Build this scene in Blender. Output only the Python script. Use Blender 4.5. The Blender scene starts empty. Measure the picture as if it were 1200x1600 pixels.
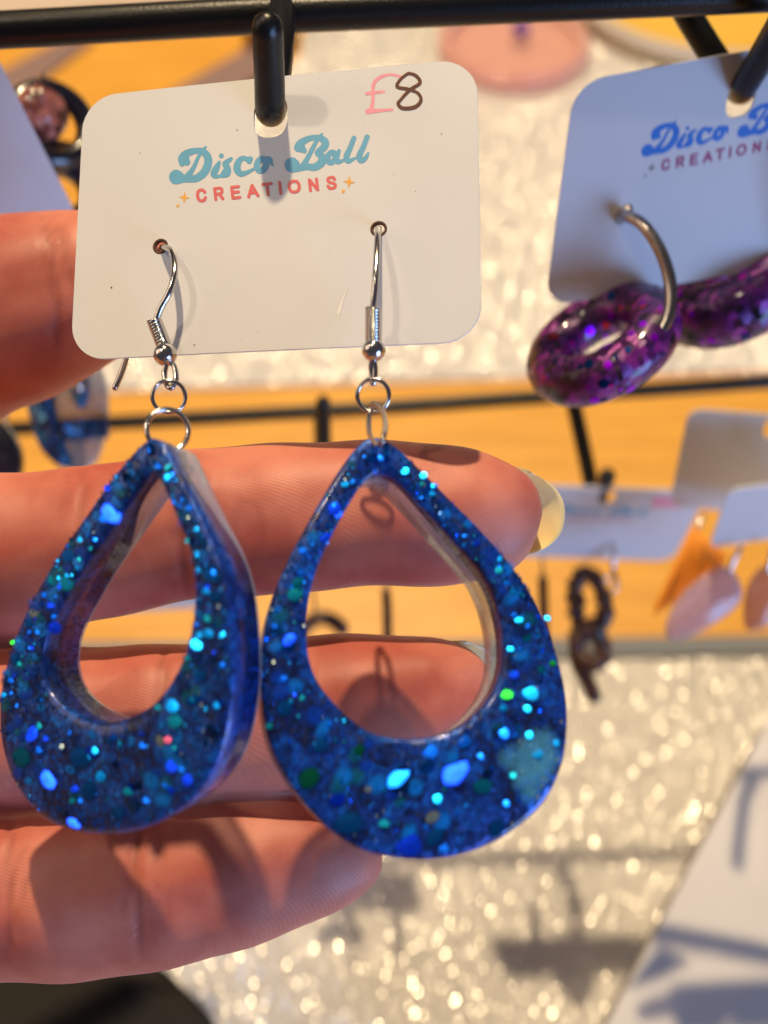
import bpy, bmesh, math, random
import numpy as np
from mathutils import Vector, Matrix

random.seed(7)
rng = np.random.default_rng(7)
S = bpy.context.scene
COL = S.collection
R = math.radians

# ------------------------------------------------------------------ camera
PITCH = R(55)                # looking down at the stall table
CAM_H = 0.344                # metres above the table top
FPX = 1600.0                 # focal length in pixels of the 1200 x 1600 photograph
cam_data = bpy.data.cameras.new("camera")
cam = bpy.data.objects.new("camera", cam_data)
COL.objects.link(cam)
cam.location = (0, 0, CAM_H)
cam.rotation_euler = (math.pi / 2 - PITCH, 0, 0)
cam_data.sensor_fit = 'HORIZONTAL'
cam_data.angle = 2 * math.atan(600 / FPX)
cam_data.clip_start = 0.005
cam_data.clip_end = 50
cam_data.dof.use_dof = True
cam_data.dof.focus_distance = 0.1105
cam_data.dof.aperture_fstop = cam_data.lens / 1000 / 0.0026
cam_data.dof.aperture_ratio = 1.25
S.camera = cam

# ------------------------------------------------------------------ world: dim cool room light
world = bpy.data.worlds.new("World")
S.world = world
world.use_nodes = True
bg = world.node_tree.nodes['Background']
bg.inputs['Color'].default_value = (0.64, 0.58, 0.70, 1)
bg.inputs['Strength'].default_value = 0.115

UPv = Vector((0, math.sin(PITCH), math.cos(PITCH)))
BACKv = Vector((0, -math.cos(PITCH), math.sin(PITCH)))
CAMP = Vector((0, 0, CAM_H))

def cdir(x, y, z):
    return (Vector((1, 0, 0)) * x + UPv * y + BACKv * z)

FOCUS = CAMP - BACKv * 0.12

def lamp(name, direction, dist, power, color, radius=0.012, kind='POINT', size=0.5):
    ld = bpy.data.lights.new(name, kind)
    ld.energy = power
    ld.color = color
    if kind == 'AREA':
        ld.shape = 'RECTANGLE'; ld.size = size; ld.size_y = size * 1.3
    else:
        ld.shadow_soft_size = radius
    o = bpy.data.objects.new(name, ld)
    COL.objects.link(o)
    d = cdir(*direction).normalized()
    o.location = FOCUS + d * dist
    o.rotation_euler = d.to_track_quat('Z', 'Y').to_euler()
    return o

WARM = (1.0, 0.76, 0.45)
lamp('stall_lamp', (-0.03, 0.90, 0.44), 1.3, 92, WARM, 0.020)
lamp('stall_lamp', (-0.60, 0.85, 1.0), 1.5, 16, (1.0, 0.80, 0.56), 0.035)
lamp('warm_fill', (-0.86, 0.36, 0.34), 1.1, 3.0, (1.0, 0.74, 0.52), kind='AREA', size=0.6)  # unseen soft fill added to lift the shadows on card and fingers
lamp('window_light', (0.72, -0.62, 0.38), 1.2, 18.5, (0.32, 0.53, 1.0), kind='AREA', size=0.55)

S.view_settings.view_transform = 'Standard'
S.view_settings.look = 'None'
S.view_settings.exposure = -0.14
S.view_settings.gamma = 1.0
S.cycles.max_bounces = 10
S.cycles.transparent_max_bounces = 24
S.cycles.sample_clamp_indirect = 4.0

# ------------------------------------------------------------------ coordinates
def P(px, py, d):
    """point of the place seen at photograph pixel (px, py) at depth d millimetres"""
    d = d / 1000.0
    return CAMP + Vector((1, 0, 0)) * ((px - 600) / FPX * d) + UPv * ((800 - py) / FPX * d) - BACKv * d

def ray(px, py):
    return (Vector((1, 0, 0)) * ((px - 600) / FPX) + UPv * ((800 - py) / FPX) - BACKv)

def on_plane(px, py, p0, n):
    r = ray(px, py)
    return CAMP + r * ((p0 - CAMP).dot(n) / r.dot(n))

def on_table(px, py, z=0.0):
    return on_plane(px, py, Vector((0, 0, z)), Vector((0, 0, 1)))

def spline(pts, n=8, closed=False):
    pts = [tuple(p) for p in pts]
    out = []
    m = len(pts)
    segs = m if closed else m - 1
    for i in range(segs):
        if closed:
            a, b, c, d = (pts[(i + k - 1) % m] for k in range(4))
        else:
            a = pts[max(i - 1, 0)]; b = pts[i]; c = pts[i + 1]; d = pts[min(i + 2, m - 1)]
        for k in range(n):
            t = k / n
            out.append(tuple(0.5 * ((2 * b[j]) + (-a[j] + c[j]) * t + (2 * a[j] - 5 * b[j] + 4 * c[j] - d[j]) * t * t
                             + (-a[j] + 3 * b[j] - 3 * c[j] + d[j]) * t ** 3) for j in range(len(b))))
    if not closed:
        out.append(pts[-1])
    return out

def resample(pts, n, closed=True):
    p = np.array(pts, float)
    q = np.vstack([p, p[:1]]) if closed else p
    seg = np.linalg.norm(np.diff(q, axis=0), axis=1)
    s = np.concatenate([[0], np.cumsum(seg)])
    t = np.linspace(0, s[-1], n + 1)[:-1] if closed else np.linspace(0, s[-1], n)
    return [tuple(np.interp(ti, s, q[:, j]) for j in range(q.shape[1])) for ti in t]

# ------------------------------------------------------------------ object helpers
def tag(o, label=None, cat=None, group=None, kind=None):
    if label: o['label'] = label
    if cat: o['category'] = cat
    if group: o['group'] = group
    if kind: o['kind'] = kind
    return o

def empty(name, loc, label, cat, group=None):
    o = bpy.data.objects.new(name, None)
    o.empty_display_size = 0.005
    COL.objects.link(o)
    o.location = loc
    return tag(o, label, cat, group)

def wloc(o):
    v = Vector(o.location)
    while o.parent:
        o = o.parent
        v += Vector(o.location)
    return v

def mesh_obj(name, verts, faces, mat, parent=None, origin=None, smooth=True):
    verts = [Vector(v) for v in verts]
    if origin is None:
        origin = wloc(parent) if parent else sum(verts, Vector()) / max(len(verts), 1)
    me = bpy.data.meshes.new(name)
    me.from_pydata([tuple(v - origin) for v in verts], [], faces)
    me.update()
    if smooth:
        me.polygons.foreach_set('use_smooth', [True] * len(me.polygons))
    if mat: me.materials.append(mat)
    o = bpy.data.objects.new(name, me)
    COL.objects.link(o)
    if parent:
        o.parent = parent
        o.location = origin - wloc(parent)
    else:
        o.location = origin
    return o

def tube_geo(pts, rad, seg=12, closed=False, cap=True, V=None, F=None):
    """round wire along world points, rad a number or list"""
    V = [] if V is None else V
    F = [] if F is None else F
    pts = [Vector(p) for p in pts]
    n = len(pts)
    rads = [rad] * n if not hasattr(rad, '__len__') else list(rad)
    base = len(V)
    tans = []
    for i in range(n):
        a = pts[(i - 1) % n] if (closed or i > 0) else pts[0]
        b = pts[(i + 1) % n] if (closed or i < n - 1) else pts[-1]
        tans.append((b - a).normalized())
    up = Vector((0.13, 0.9, 0.4)).normalized()
    if abs(tans[0].dot(up)) > 0.9: up = Vector((1, 0, 0))
    nrm = (up - tans[0] * up.dot(tans[0])).normalized()
    for i in range(n):
        nrm = (nrm - tans[i] * nrm.dot(tans[i])).normalized()
        bi = tans[i].cross(nrm)
        for k in range(seg):
            a = 2 * math.pi * k / seg
            V.append(pts[i] + (nrm * math.cos(a) + bi * math.sin(a)) * rads[i])
    m = n if closed else n - 1
    for i in range(m):
        for k in range(seg):
            a = base + i * seg + k; b = base + i * seg + (k + 1) % seg
            c = base + ((i + 1) % n) * seg + (k + 1) % seg; d = base + ((i + 1) % n) * seg + k
            F.append((a, b, c, d))
    if cap and not closed:
        # rounded ends
        for end, sgn in ((0, -1), (n - 1, 1)):
            ring0 = [base + end * seg + k for k in range(seg)]
            t = tans[end] * sgn
            prev = ring0
            for ph in (35, 65):
                cur = []
                for k in range(seg):
                    v = V[ring0[k]] - pts[end]
                    V.append(pts[end] + v * math.cos(R(ph)) + t * rads[end] * math.sin(R(ph)))
                    cur.append(len(V) - 1)
                for k in range(seg):
                    q = (prev[k], prev[(k + 1) % seg], cur[(k + 1) % seg], cur[k])
                    F.append(q if sgn > 0 else q[::-1])
                prev = cur
            V.append(pts[end] + t * rads[end]); c = len(V) - 1
            for k in range(seg):
                q = (prev[k], prev[(k + 1) % seg], c)
                F.append(q if sgn > 0 else q[::-1])
    return V, F

def tube(name, pts, rad, mat, parent=None, seg=12, closed=False):
    V, F = tube_geo(pts, rad, seg, closed)
    return mesh_obj(name, V, F, mat, parent)

def ball(name, c, r, mat, parent=None, squash=(1, 1, 1), seg=20, noise=0):
    V, F = [], []
    rings = seg // 2 + 2
    for i in range(rings + 1):
        th = math.pi * i / rings
        for k in range(seg):
            a = 2 * math.pi * k / seg
            v = Vector((math.sin(th) * math.cos(a) * squash[0], math.sin(th) * math.sin(a) * squash[1], math.cos(th) * squash[2]))
            v *= 1 + noise * math.sin(5 * a + 3 * th) * math.sin(4 * th)
            V.append(c + v * r)
    for i in range(rings):
        for k in range(seg):
            F.append((i * seg + k, (i + 1) * seg + k, (i + 1) * seg + (k + 1) % seg, i * seg + (k + 1) % seg))
    return mesh_obj(name, V, F, mat, parent)

def torus_geo(c, nrm, R0, r0, seg=40, ts=14, squash=1.0, along=None):
    nrm = nrm.normalized()
    u = along if along is not None else Vector((1, 0, 0))
    u = (u - nrm * u.dot(nrm)).normalized()
    v = nrm.cross(u)
    pts = [c + u * math.cos(2 * math.pi * k / seg) * R0 * squash + v * math.sin(2 * math.pi * k / seg) * R0 for k in range(seg)]
    return tube_geo(pts, r0, ts, closed=True)

def slab_geo(front, back_vec, bevel=0.12):
    """closed slab from a front outline (world points) and a backward extrusion vector; small bevelled edges"""
    n = len(front)
    c = sum(front, Vector()) / n
    V = []
    for inset, t in ((bevel, 0.0), (0, 0.18), (0, 0.82), (bevel, 1.0)):
        for p in front:
            d = (c - p)
            L = d.length
            V.append(p + d / L * min(inset * back_vec.length, L * 0.5) + back_vec * t)
    F = []
    for s in range(3):
        for k in range(n):
            F.append((s * n + k, s * n + (k + 1) % n, (s + 1) * n + (k + 1) % n, (s + 1) * n + k))
    F.append(tuple(range(n))[::-1])
    F.append(tuple(3 * n + k for k in range(n)))
    return V, F

def box_geo(c, sx, sy, sz, rot=0.0):
    V = []
    for x, y, z in [(-1, -1, -1), (1, -1, -1), (1, 1, -1), (-1, 1, -1), (-1, -1, 1), (1, -1, 1), (1, 1, 1), (-1, 1, 1)]:
        X = x * sx / 2; Y = y * sy / 2
        V.append(Vector((c[0] + X * math.cos(rot) - Y * math.sin(rot), c[1] + X * math.sin(rot) + Y * math.cos(rot), c[2] + z * sz / 2)))
    return V, [(0, 3, 2, 1), (4, 5, 6, 7), (0, 1, 5, 4), (1, 2, 6, 5), (2, 3, 7, 6), (3, 0, 4, 7)]

def bevel_mod(o, w, seg=3):
    m = o.modifiers.new('bevel', 'BEVEL'); m.width = w; m.segments = seg; m.limit_method = 'ANGLE'
    return o

# ------------------------------------------------------------------ materials
def new_mat(name):
    m = bpy.data.materials.new(name)
    m.use_nodes = True
    nt = m.node_tree
    return m, nt, nt.nodes, nt.links, nt.nodes['Principled BSDF']

def plain(name, col, rough=0.5, metal=0.0, spec=0.5, var=0.06, scale=400, bump=0.0, coat=0.0, bscale=None, sss=0.0):
    m, nt, N, L, b = new_mat(name)
    tc = N.new('ShaderNodeTexCoord'); nz = N.new('ShaderNodeTexNoise')
    nz.inputs['Scale'].default_value = scale; nz.inputs['Detail'].default_value = 6
    L.new(tc.outputs['Object'], nz.inputs['Vector'])
    mr = N.new('ShaderNodeMapRange')
    mr.inputs['To Min'].default_value = 1 - var; mr.inputs['To Max'].default_value = 1 + var
    L.new(nz.outputs['Fac'], mr.inputs['Value'])
    mx = N.new('ShaderNodeVectorMath'); mx.operation = 'SCALE'
    mx.inputs[0].default_value = col
    L.new(mr.outputs['Result'], mx.inputs['Scale'])
    L.new(mx.outputs['Vector'], b.inputs['Base Color'])
    b.inputs['Roughness'].default_value = rough
    b.inputs['Metallic'].default_value = metal
    b.inputs['Specular IOR Level'].default_value = spec
    b.inputs['Coat Weight'].default_value = coat
    b.inputs['Coat Roughness'].default_value = 0.08
    if sss:
        b.inputs['Subsurface Weight'].default_value = sss
        b.inputs['Subsurface Radius'].default_value = (1, 0.8, 0.6)
        b.inputs['Subsurface Scale'].default_value = 0.001
    if bump:
        nz2 = N.new('ShaderNodeTexNoise'); nz2.inputs['Scale'].default_value = bscale or scale * 3
        nz2.inputs['Detail'].default_value = 5
        L.new(tc.outputs['Object'], nz2.inputs['Vector'])
        bp = N.new('ShaderNodeBump'); bp.inputs['Strength'].default_value = bump; bp.inputs['Distance'].default_value = 0.0004
        L.new(nz2.outputs['Fac'], bp.inputs['Height']); L.new(bp.outputs['Normal'], b.inputs['Normal'])
    return m

def glitter_mat(name, base, cell, rough, spark_col, metal_frac=0.5, tilt=0.55, var=0.25):
    """fine glitter: every little cell its own facing"""
    m, nt, N, L, b = new_mat(name)
    tc = N.new('ShaderNodeTexCoord')
    vo = N.new('ShaderNodeTexVoronoi'); vo.inputs['Scale'].default_value = 1 / cell
    L.new(tc.outputs['Object'], vo.inputs['Vector'])
    sub = N.new('ShaderNodeVectorMath'); sub.operation = 'SUBTRACT'
    L.new(vo.outputs['Color'], sub.inputs[0]); sub.inputs[1].default_value = (0.5, 0.5, 0.5)
    sc = N.new('ShaderNodeVectorMath'); sc.operation = 'SCALE'; sc.inputs['Scale'].default_value = tilt * 2
    L.new(sub.outputs['Vector'], sc.inputs[0])
    geo = N.new('ShaderNodeNewGeometry')
    ad = N.new('ShaderNodeVectorMath'); ad.operation = 'ADD'
    L.new(geo.outputs['Normal'], ad.inputs[0]); L.new(sc.outputs['Vector'], ad.inputs[1])
    no = N.new('ShaderNodeVectorMath'); no.operation = 'NORMALIZE'
    L.new(ad.outputs['Vector'], no.inputs[0])
    b.inputs['Base Color'].default_value = (*spark_col, 1)
    b.inputs['Metallic'].default_value = 1
    b.inputs['Roughness'].default_value = rough
    L.new(no.outputs['Vector'], b.inputs['Normal'])
    d = N.new('ShaderNodeBsdfPrincipled')
    d.inputs['Roughness'].default_value = 0.6
    sep = N.new('ShaderNodeSeparateColor'); L.new(vo.outputs['Color'], sep.inputs['Color'])
    mr = N.new('ShaderNodeMapRange'); mr.inputs['To Min'].default_value = 1 - var; mr.inputs['To Max'].default_value = 1 + var
    L.new(sep.outputs['Green'], mr.inputs['Value'])
    s2 = N.new('ShaderNodeVectorMath'); s2.operation = 'SCALE'; s2.inputs[0].default_value = base
    L.new(mr.outputs['Result'], s2.inputs['Scale']); L.new(s2.outputs['Vector'], d.inputs['Base Color'])
    mix = N.new('ShaderNodeMixShader'); mix.inputs['Fac'].default_value = metal_frac
    L.new(d.outputs['BSDF'], mix.inputs[1]); L.new(b.outputs['BSDF'], mix.inputs[2])
    L.new(mix.outputs['Shader'], N['Material Output'].inputs['Surface'])
    return m

def clear_resin(name, tint, alpha=0.25, body=(0.3, 0.3, 0.3)):
    """cast clear resin, thin enough that what is behind shows through"""
    m, nt, N, L, b = new_mat(name)
    b.inputs['Base Color'].default_value = (*body, 1)
    b.inputs['Roughness'].default_value = 0.12
    b.inputs['Coat Weight'].default_value = 0.5
    tr = N.new('ShaderNodeBsdfTransparent'); tr.inputs['Color'].default_value = (*tint, 1)
    lw = N.new('ShaderNodeLayerWeight'); lw.inputs['Blend'].default_value = 0.35
    tc = N.new('ShaderNodeTexCoord'); nz = N.new('ShaderNodeTexNoise'); nz.inputs['Scale'].default_value = 500
    nz.inputs['Detail'].default_value = 4
    L.new(tc.outputs['Object'], nz.inputs['Vector'])
    mr = N.new('ShaderNodeMapRange'); mr.inputs['To Min'].default_value = alpha * 0.5; mr.inputs['To Max'].default_value = alpha * 1.5
    L.new(nz.outputs['Fac'], mr.inputs['Value'])
    ad = N.new('ShaderNodeMath'); ad.operation = 'ADD'; ad.use_clamp = True
    ml = N.new('ShaderNodeMath'); ml.operation = 'MULTIPLY'; ml.inputs[1].default_value = 0.6
    L.new(lw.outputs['Facing'], ml.inputs[0]); L.new(ml.outputs[0], ad.inputs[0]); L.new(mr.outputs['Result'], ad.inputs[1])
    mix = N.new('ShaderNodeMixShader')
    L.new(ad.outputs[0], mix.inputs['Fac']); L.new(tr.outputs['BSDF'], mix.inputs[1]); L.new(b.outputs['BSDF'], mix.inputs[2])
    L.new(mix.outputs['Shader'], N['Material Output'].inputs['Surface'])
    return m

def resin_glitter(name, dark, mid, light, cell=0.0006, tiltk=1.0, grain=0.45):
    """layer of resin packed with tinted flakes of several sizes"""
    m, nt, N, L, b = new_mat(name)
    tc = N.new('ShaderNodeTexCoord')
    v1 = N.new('ShaderNodeTexVoronoi'); v1.inputs['Scale'].default_value = 1 / cell
    v2 = N.new('ShaderNodeTexVoronoi'); v2.inputs['Scale'].default_value = 1 / (cell * 4.5)
    nz = N.new('ShaderNodeTexNoise'); nz.inputs['Scale'].default_value = 260; nz.inputs['Detail'].default_value = 5
    for t in (v1, v2, nz): L.new(tc.outputs['Object'], t.inputs['Vector'])
    s1 = N.new('ShaderNodeSeparateColor'); L.new(v1.outputs['Color'], s1.inputs['Color'])
    s2 = N.new('ShaderNodeSeparateColor'); L.new(v2.outputs['Color'], s2.inputs['Color'])
    a = N.new('ShaderNodeMath'); a.operation = 'MULTIPLY_ADD'; a.inputs[1].default_value = grain
    L.new(s1.outputs['Red'], a.inputs[0])
    a2 = N.new('ShaderNodeMath'); a2.operation = 'MULTIPLY'; a2.inputs[1].default_value = 0.35
    L.new(s2.outputs['Red'], a2.inputs[0]); L.new(a2.outputs[0], a.inputs[2])
    a3 = N.new('ShaderNodeMath'); a3.operation = 'MULTIPLY_ADD'; a3.inputs[1].default_value = 0.35
    L.new(nz.outputs['Fac'], a3.inputs[0]); L.new(a.outputs[0], a3.inputs[2])
    cr = N.new('ShaderNodeValToRGB')
    cr.color_ramp.elements[0].position = 0.30; cr.color_ramp.elements[0].color = (*dark, 1)
    cr.color_ramp.elements[1].position = 0.95; cr.color_ramp.elements[1].color = (*light, 1)
    e = cr.color_ramp.elements.new(0.62); e.color = (*mid, 1)
    L.new(a3.outputs[0], cr.inputs['Fac'])
    L.new(cr.outputs['Color'], b.inputs['Base Color'])
    b.inputs['Metallic'].default_value = 0.35
    b.inputs['Roughness'].default_value = 0.42
    b.inputs['Coat Weight'].default_value = 0.55
    b.inputs['Coat Roughness'].default_value = 0.12
    sub = N.new('ShaderNodeVectorMath'); sub.operation = 'SUBTRACT'
    L.new(v1.outputs['Color'], sub.inputs[0]); sub.inputs[1].default_value = (0.5, 0.5, 0.5)
    sc = N.new('ShaderNodeVectorMath'); sc.operation = 'SCALE'; sc.inputs['Scale'].default_value = tiltk
    L.new(sub.outputs['Vector'], sc.inputs[0])
    geo = N.new('ShaderNodeNewGeometry'); ad = N.new('ShaderNodeVectorMath'); ad.operation = 'ADD'
    L.new(geo.outputs['Normal'], ad.inputs[0]); L.new(sc.outputs['Vector'], ad.inputs[1])
    no = N.new('ShaderNodeVectorMath'); no.operation = 'NORMALIZE'; L.new(ad.outputs['Vector'], no.inputs[0])
    L.new(no.outputs['Vector'], b.inputs['Normal'])
    return m

M = {}
M['wire'] = plain('black_coated_wire', (0.006, 0.006, 0.006), rough=0.33, spec=0.35, var=0.3, scale=900, bump=0.15, bscale=2500)
M['steel'] = plain('silver_wire', (0.60, 0.58, 0.57), rough=0.15, metal=1.0, var=0.08, scale=2500, bump=0.05)
M['gun'] = plain('dark_silver_wire', (0.42, 0.38, 0.36), rough=0.2, metal=1.0, var=0.1, scale=2500)
M['nail'] = plain('fingernail', (0.94, 0.66, 0.30), rough=0.25, var=0.08, scale=300, coat=0.6, sss=0.6)
M['ink_blue'] = plain('light_blue_print', (0.10, 0.37, 0.58), rough=0.5, var=0.12, scale=900)
M['ink_red'] = plain('coral_print', (0.66, 0.11, 0.12), rough=0.5, var=0.12, scale=1200)
M['ink_gold'] = plain('gold_print', (0.78, 0.38, 0.04), rough=0.5)
M['ink_blue2'] = plain('strong_blue_print', (0.02, 0.17, 0.62), rough=0.5, var=0.08)
M['ink_red2'] = plain('plum_print', (0.35, 0.04, 0.14), rough=0.5)
M['ink_grey2'] = plain('dull_print', (0.20, 0.17, 0.16), rough=0.5)
M['pen_pink'] = plain('pink_felt_pen', (0.85, 0.33, 0.42), rough=0.7, var=0.25, scale=1500)
M['pen_brown'] = plain('brown_felt_pen', (0.10, 0.025, 0.012), rough=0.7, var=0.4, scale=1500)
M['hole_edge'] = plain('dark_brown', (0.09, 0.04, 0.03), rough=0.9)  # dark brown for the hole rims and small specks

def card_mat(name, col):
    m, nt, N, L, b = new_mat(name)
    tc = N.new('ShaderNodeTexCoord')
    nz = N.new('ShaderNodeTexNoise'); nz.inputs['Scale'].default_value = 90; nz.inputs['Detail'].default_value = 4
    n2 = N.new('ShaderNodeTexNoise'); n2.inputs['Scale'].default_value = 1800; n2.inputs['Detail'].default_value = 5
    L.new(tc.outputs['Object'], nz.inputs['Vector']); L.new(tc.outputs['Object'], n2.inputs['Vector'])
    mr = N.new('ShaderNodeMapRange'); mr.inputs['To Min'].default_value = 0.94; mr.inputs['To Max'].default_value = 1.04
    L.new(nz.outputs['Fac'], mr.inputs['Value'])
    sp = N.new('ShaderNodeMapRange'); sp.inputs['From Min'].default_value = 0.28; sp.inputs['From Max'].default_value = 0.34
    sp.inputs['To Min'].default_value = 0.92; sp.inputs['To Max'].default_value = 1.0
    L.new(n2.outputs['Fac'], sp.inputs['Value'])
    ml = N.new('ShaderNodeMath'); ml.operation = 'MULTIPLY'; L.new(mr.outputs['Result'], ml.inputs[0]); L.new(sp.outputs['Result'], ml.inputs[1])
    mx = N.new('ShaderNodeVectorMath'); mx.operation = 'SCALE'; mx.inputs[0].default_value = col
    L.new(ml.outputs[0], mx.inputs['Scale']); L.new(mx.outputs['Vector'], b.inputs['Base Color'])
    b.inputs['Roughness'].default_value = 0.42; b.inputs['Specular IOR Level'].default_value = 0.4
    bp = N.new('ShaderNodeBump'); bp.inputs['Strength'].default_value = 0.05; bp.inputs['Distance'].default_value = 0.0001
    L.new(n2.outputs['Fac'], bp.inputs['Height']); L.new(bp.outputs['Normal'], b.inputs['Normal'])
    return m
M['card'] = card_mat('white_card', (0.655, 0.66, 0.675))

def wood_mat(name, c1, c2, scale=6.0, ang=0.05):
    m, nt, N, L, b = new_mat(name)
    tc = N.new('ShaderNodeTexCoord'); mp = N.new('ShaderNodeMapping')
    mp.inputs['Scale'].default_value = (4, 70, 4); mp.inputs['Rotation'].default_value = (0, 0, ang)
    L.new(tc.outputs['Object'], mp.inputs['Vector'])
    nz = N.new('ShaderNodeTexNoise'); nz.inputs['Scale'].default_value = scale; nz.inputs['Detail'].default_value = 8
    nz.inputs['Roughness'].default_value = 0.6; nz.inputs['Distortion'].default_value = 0.4
    L.new(mp.outputs['Vector'], nz.inputs['Vector'])
    cr = N.new('ShaderNodeValToRGB'); cr.color_ramp.elements[0].position = 0.32; cr.color_ramp.elements[1].position = 0.68
    cr.color_ramp.elements[0].color = (*c1, 1); cr.color_ramp.elements[1].color = (*c2, 1)
    L.new(nz.outputs['Fac'], cr.inputs['Fac']); L.new(cr.outputs['Color'], b.inputs['Base Color'])
    b.inputs['Roughness'].default_value = 0.45
    return m
M['wood'] = wood_mat('varnished_pine', (0.62, 0.29, 0.035), (0.86, 0.45, 0.065))
M['wood_disc'] = wood_mat('yellow_wood', (0.78, 0.46, 0.06), (0.86, 0.55, 0.09))
M['mat'] = glitter_mat('cream_glitter', (0.76, 0.745, 0.72), 0.00055, 0.22, (0.92, 0.90, 0.86), metal_frac=0.32, tilt=0.6)

# ================================================================== table
V, F = box_geo((0, 0.35, -0.0125), 3.0, 2.2, 0.025)
tb = mesh_obj('tabletop', V, F, M['wood'], smooth=False)
tag(tb, 'varnished yellow pine stall tabletop', None, kind='structure')

def mat_sheet(name, px, z, label):
    pts = [on_table(x, y) for x, y in px]
    pts = [Vector((p.x, p.y, z)) for p in pts]
    r = empty(name, Vector((sum(p.x for p in pts) / len(pts), sum(p.y for p in pts) / len(pts), 0)), label, 'glitter mat')
    V, F = slab_geo(pts, Vector((0, 0, -z + 0.0003)), 0.05)
    o = mesh_obj('sheet', V, F, M['mat'], r, smooth=False)
    return r, pts
near, np_ = mat_sheet('glitter_mat', [(-900, 1042), (600, 1036), (1900, 1016), (2600, 2600), (-1800, 2600)], 0.002,
                'near cream glitter mat under the lower edge of the display, with shadows across it')
far, fp_ = mat_sheet('glitter_mat', [(-700, 640), (1900, 560), (2400, -900), (700, -900), (490, -60), (470, 90), (300, 250), (60, 420)], 0.002,
               'far cream glitter mat behind the large teardrop earring card')
# grey strip painting the shade along the far side of the near mat
shade_pts = [on_table(x, y) for x, y in [(-900, 1016), (600, 1010), (1900, 990), (1900, 1018), (600, 1038), (-900, 1044)]]
shade_pts = [Vector((p.x, p.y, 0.0045)) for p in shade_pts]
M['shade_strip'] = plain('painted_grey_shade', (0.20, 0.22, 0.26), rough=0.7, scale=300, bump=0.3)
V, F = slab_geo(shade_pts, Vector((0, 0, -0.0022)), 0.02)
mesh_obj('shade_band', V, F, M['shade_strip'], near, smooth=False)

# ================================================================== wire rack
RAILR = 0.0021
rack = empty('wire_rack', on_table(600, 640), 'black coated wire display rack with two long rails and bent hooks', 'display rack')
top_rail = tube('rail', [P(-900, 95, 128), P(0, 47, 128), P(410, 24, 128), P(1200, -10, 128), P(2100, -45, 128)],
                [0.0022] * 5, M['wire'], rack, 20)
low_rail = tube('rail', [P(-900, 722, 247), P(0, 671, 250), P(600, 637, 250), P(1200, 597, 250), P(2100, 540, 250)],
                [0.0018] * 5, M['wire'], rack, 16)
for s, x in ((-1, -800), (1, 2000)):
    a = P(x, 90 if s < 0 else -41, 128); b = P(x, 716 if s < 0 else 546, 248)
    c = Vector((b.x, b.y + 0.06, 0.002))
    tube('side_post', [a, a.lerp(b, 0.5), b, b.lerp(c, 0.6), c, c + Vector((0, 0.08, 0))], 0.002, M['wire'], rack, 12)

def hook(pts, rads, parent=rack):
    """pts: (px,py,depth) - stem hangs from the rail, bends, comes out and up; ends rounded"""
    q = spline([tuple(P(*p)) if not isinstance(p, Vector) else tuple(p) for p in pts], 7)
    n = len(q)
    rr = [np.interp(i / (n - 1), np.linspace(0, 1, len(rads)), rads) for i in range(n)]
    return tube('hook', q, rr, M['wire'], parent, 18)

hook([(-150, 60, 130), (-190, 130, 128), (-205, 160, 124), (-200, 130, 118), (-205, 60, 110)], [0.0016] * 2)
hook([(893, 618, 250), (905, 670, 251), (922, 750, 252), (928, 788, 251), (930, 795, 246), (934, 785, 240), (943, 757, 232), (949, 744, 227)], [0.0019] * 2)
hook([(500, 640, 252), (502, 700, 253), (505, 760, 253), (507, 772, 248), (507, 740, 240), (506, 680, 232), (505, 629, 225)], [0.0017] * 2)
hook([(120, 668, 252), (125, 740, 253), (128, 800, 253), (129, 812, 248), (130, 790, 240), (131, 750, 232)], [0.0017] * 2)
hook([(1255, 596, 250), (1240, 650, 251), (1228, 690, 251), (1226, 700, 246), (1228, 685, 238), (1232, 660, 230)], [0.0017] * 2)

# ================================================================== cards
class Card:
    """flat rectangle fixed by its four corners (TL, TR, BR, BL) in the photograph and a real width"""
    def __init__(self, corners, width=None, depth=None):
        r = [ray(*c) for c in corners]
        # d0 r0 + d2 r2 = d1 r1 + d3 r3, with d0 = 1
        A = np.array([[r[1][k], -r[2][k], r[3][k]] for k in range(3)]); b = np.array([r[0][k] for k in range(3)])
        d1, d2, d3 = np.linalg.solve(A, b)
        pts = [r[0], r[1] * d1, r[2] * d2, r[3] * d3]
        if width: s = width / (pts[1] - pts[0]).length
        else: s = depth
        self.p = [CAMP + p * s for p in pts]
        self.O = self.p[3]; self.U = self.p[2] - self.p[3]; self.Vv = self.p[0] - self.p[3]
        self.n = self.U.cross(self.Vv).normalized()
        self.W = self.U.length; self.H = self.Vv.length
        self.depths = [round(s * d * 1000, 1) for d in (1, d1, d2, d3)]
    @classmethod
    def facing(cls, corners, normal, width, by_right=False):
        c = cls.__new__(cls)
        nn = cdir(*normal).normalized()
        p = [on_plane(x, y, CAMP - BACKv * 0.12, nn) for x, y in corners]
        s = width / (p[2] - p[3]).length
        c.p = [CAMP + (q - CAMP) * s for q in p]
        c.O = c.p[3]; c.U = c.p[2] - c.p[3]; c.Vv = (c.p[1] - c.p[2]) if by_right else (c.p[0] - c.p[3])
        c.n = c.U.cross(c.Vv).normalized(); c.W = c.U.length; c.H = c.Vv.length
        c.depths = [round((CAMP - q).dot(BACKv) * 1000, 1) for q in c.p]
        return c
    def at(self, u, v, off=0.0):
        return self.O + self.U * u + self.Vv * v + self.n * off
    def uv(self, px, py):
        q = on_plane(px, py, self.O, self.n) - self.O
        A = np.array([[self.U[k], self.Vv[k]] for k in range(3)])
        s = np.linalg.lstsq(A, np.array(q), rcond=None)[0]
        return s[0], s[1]

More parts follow.
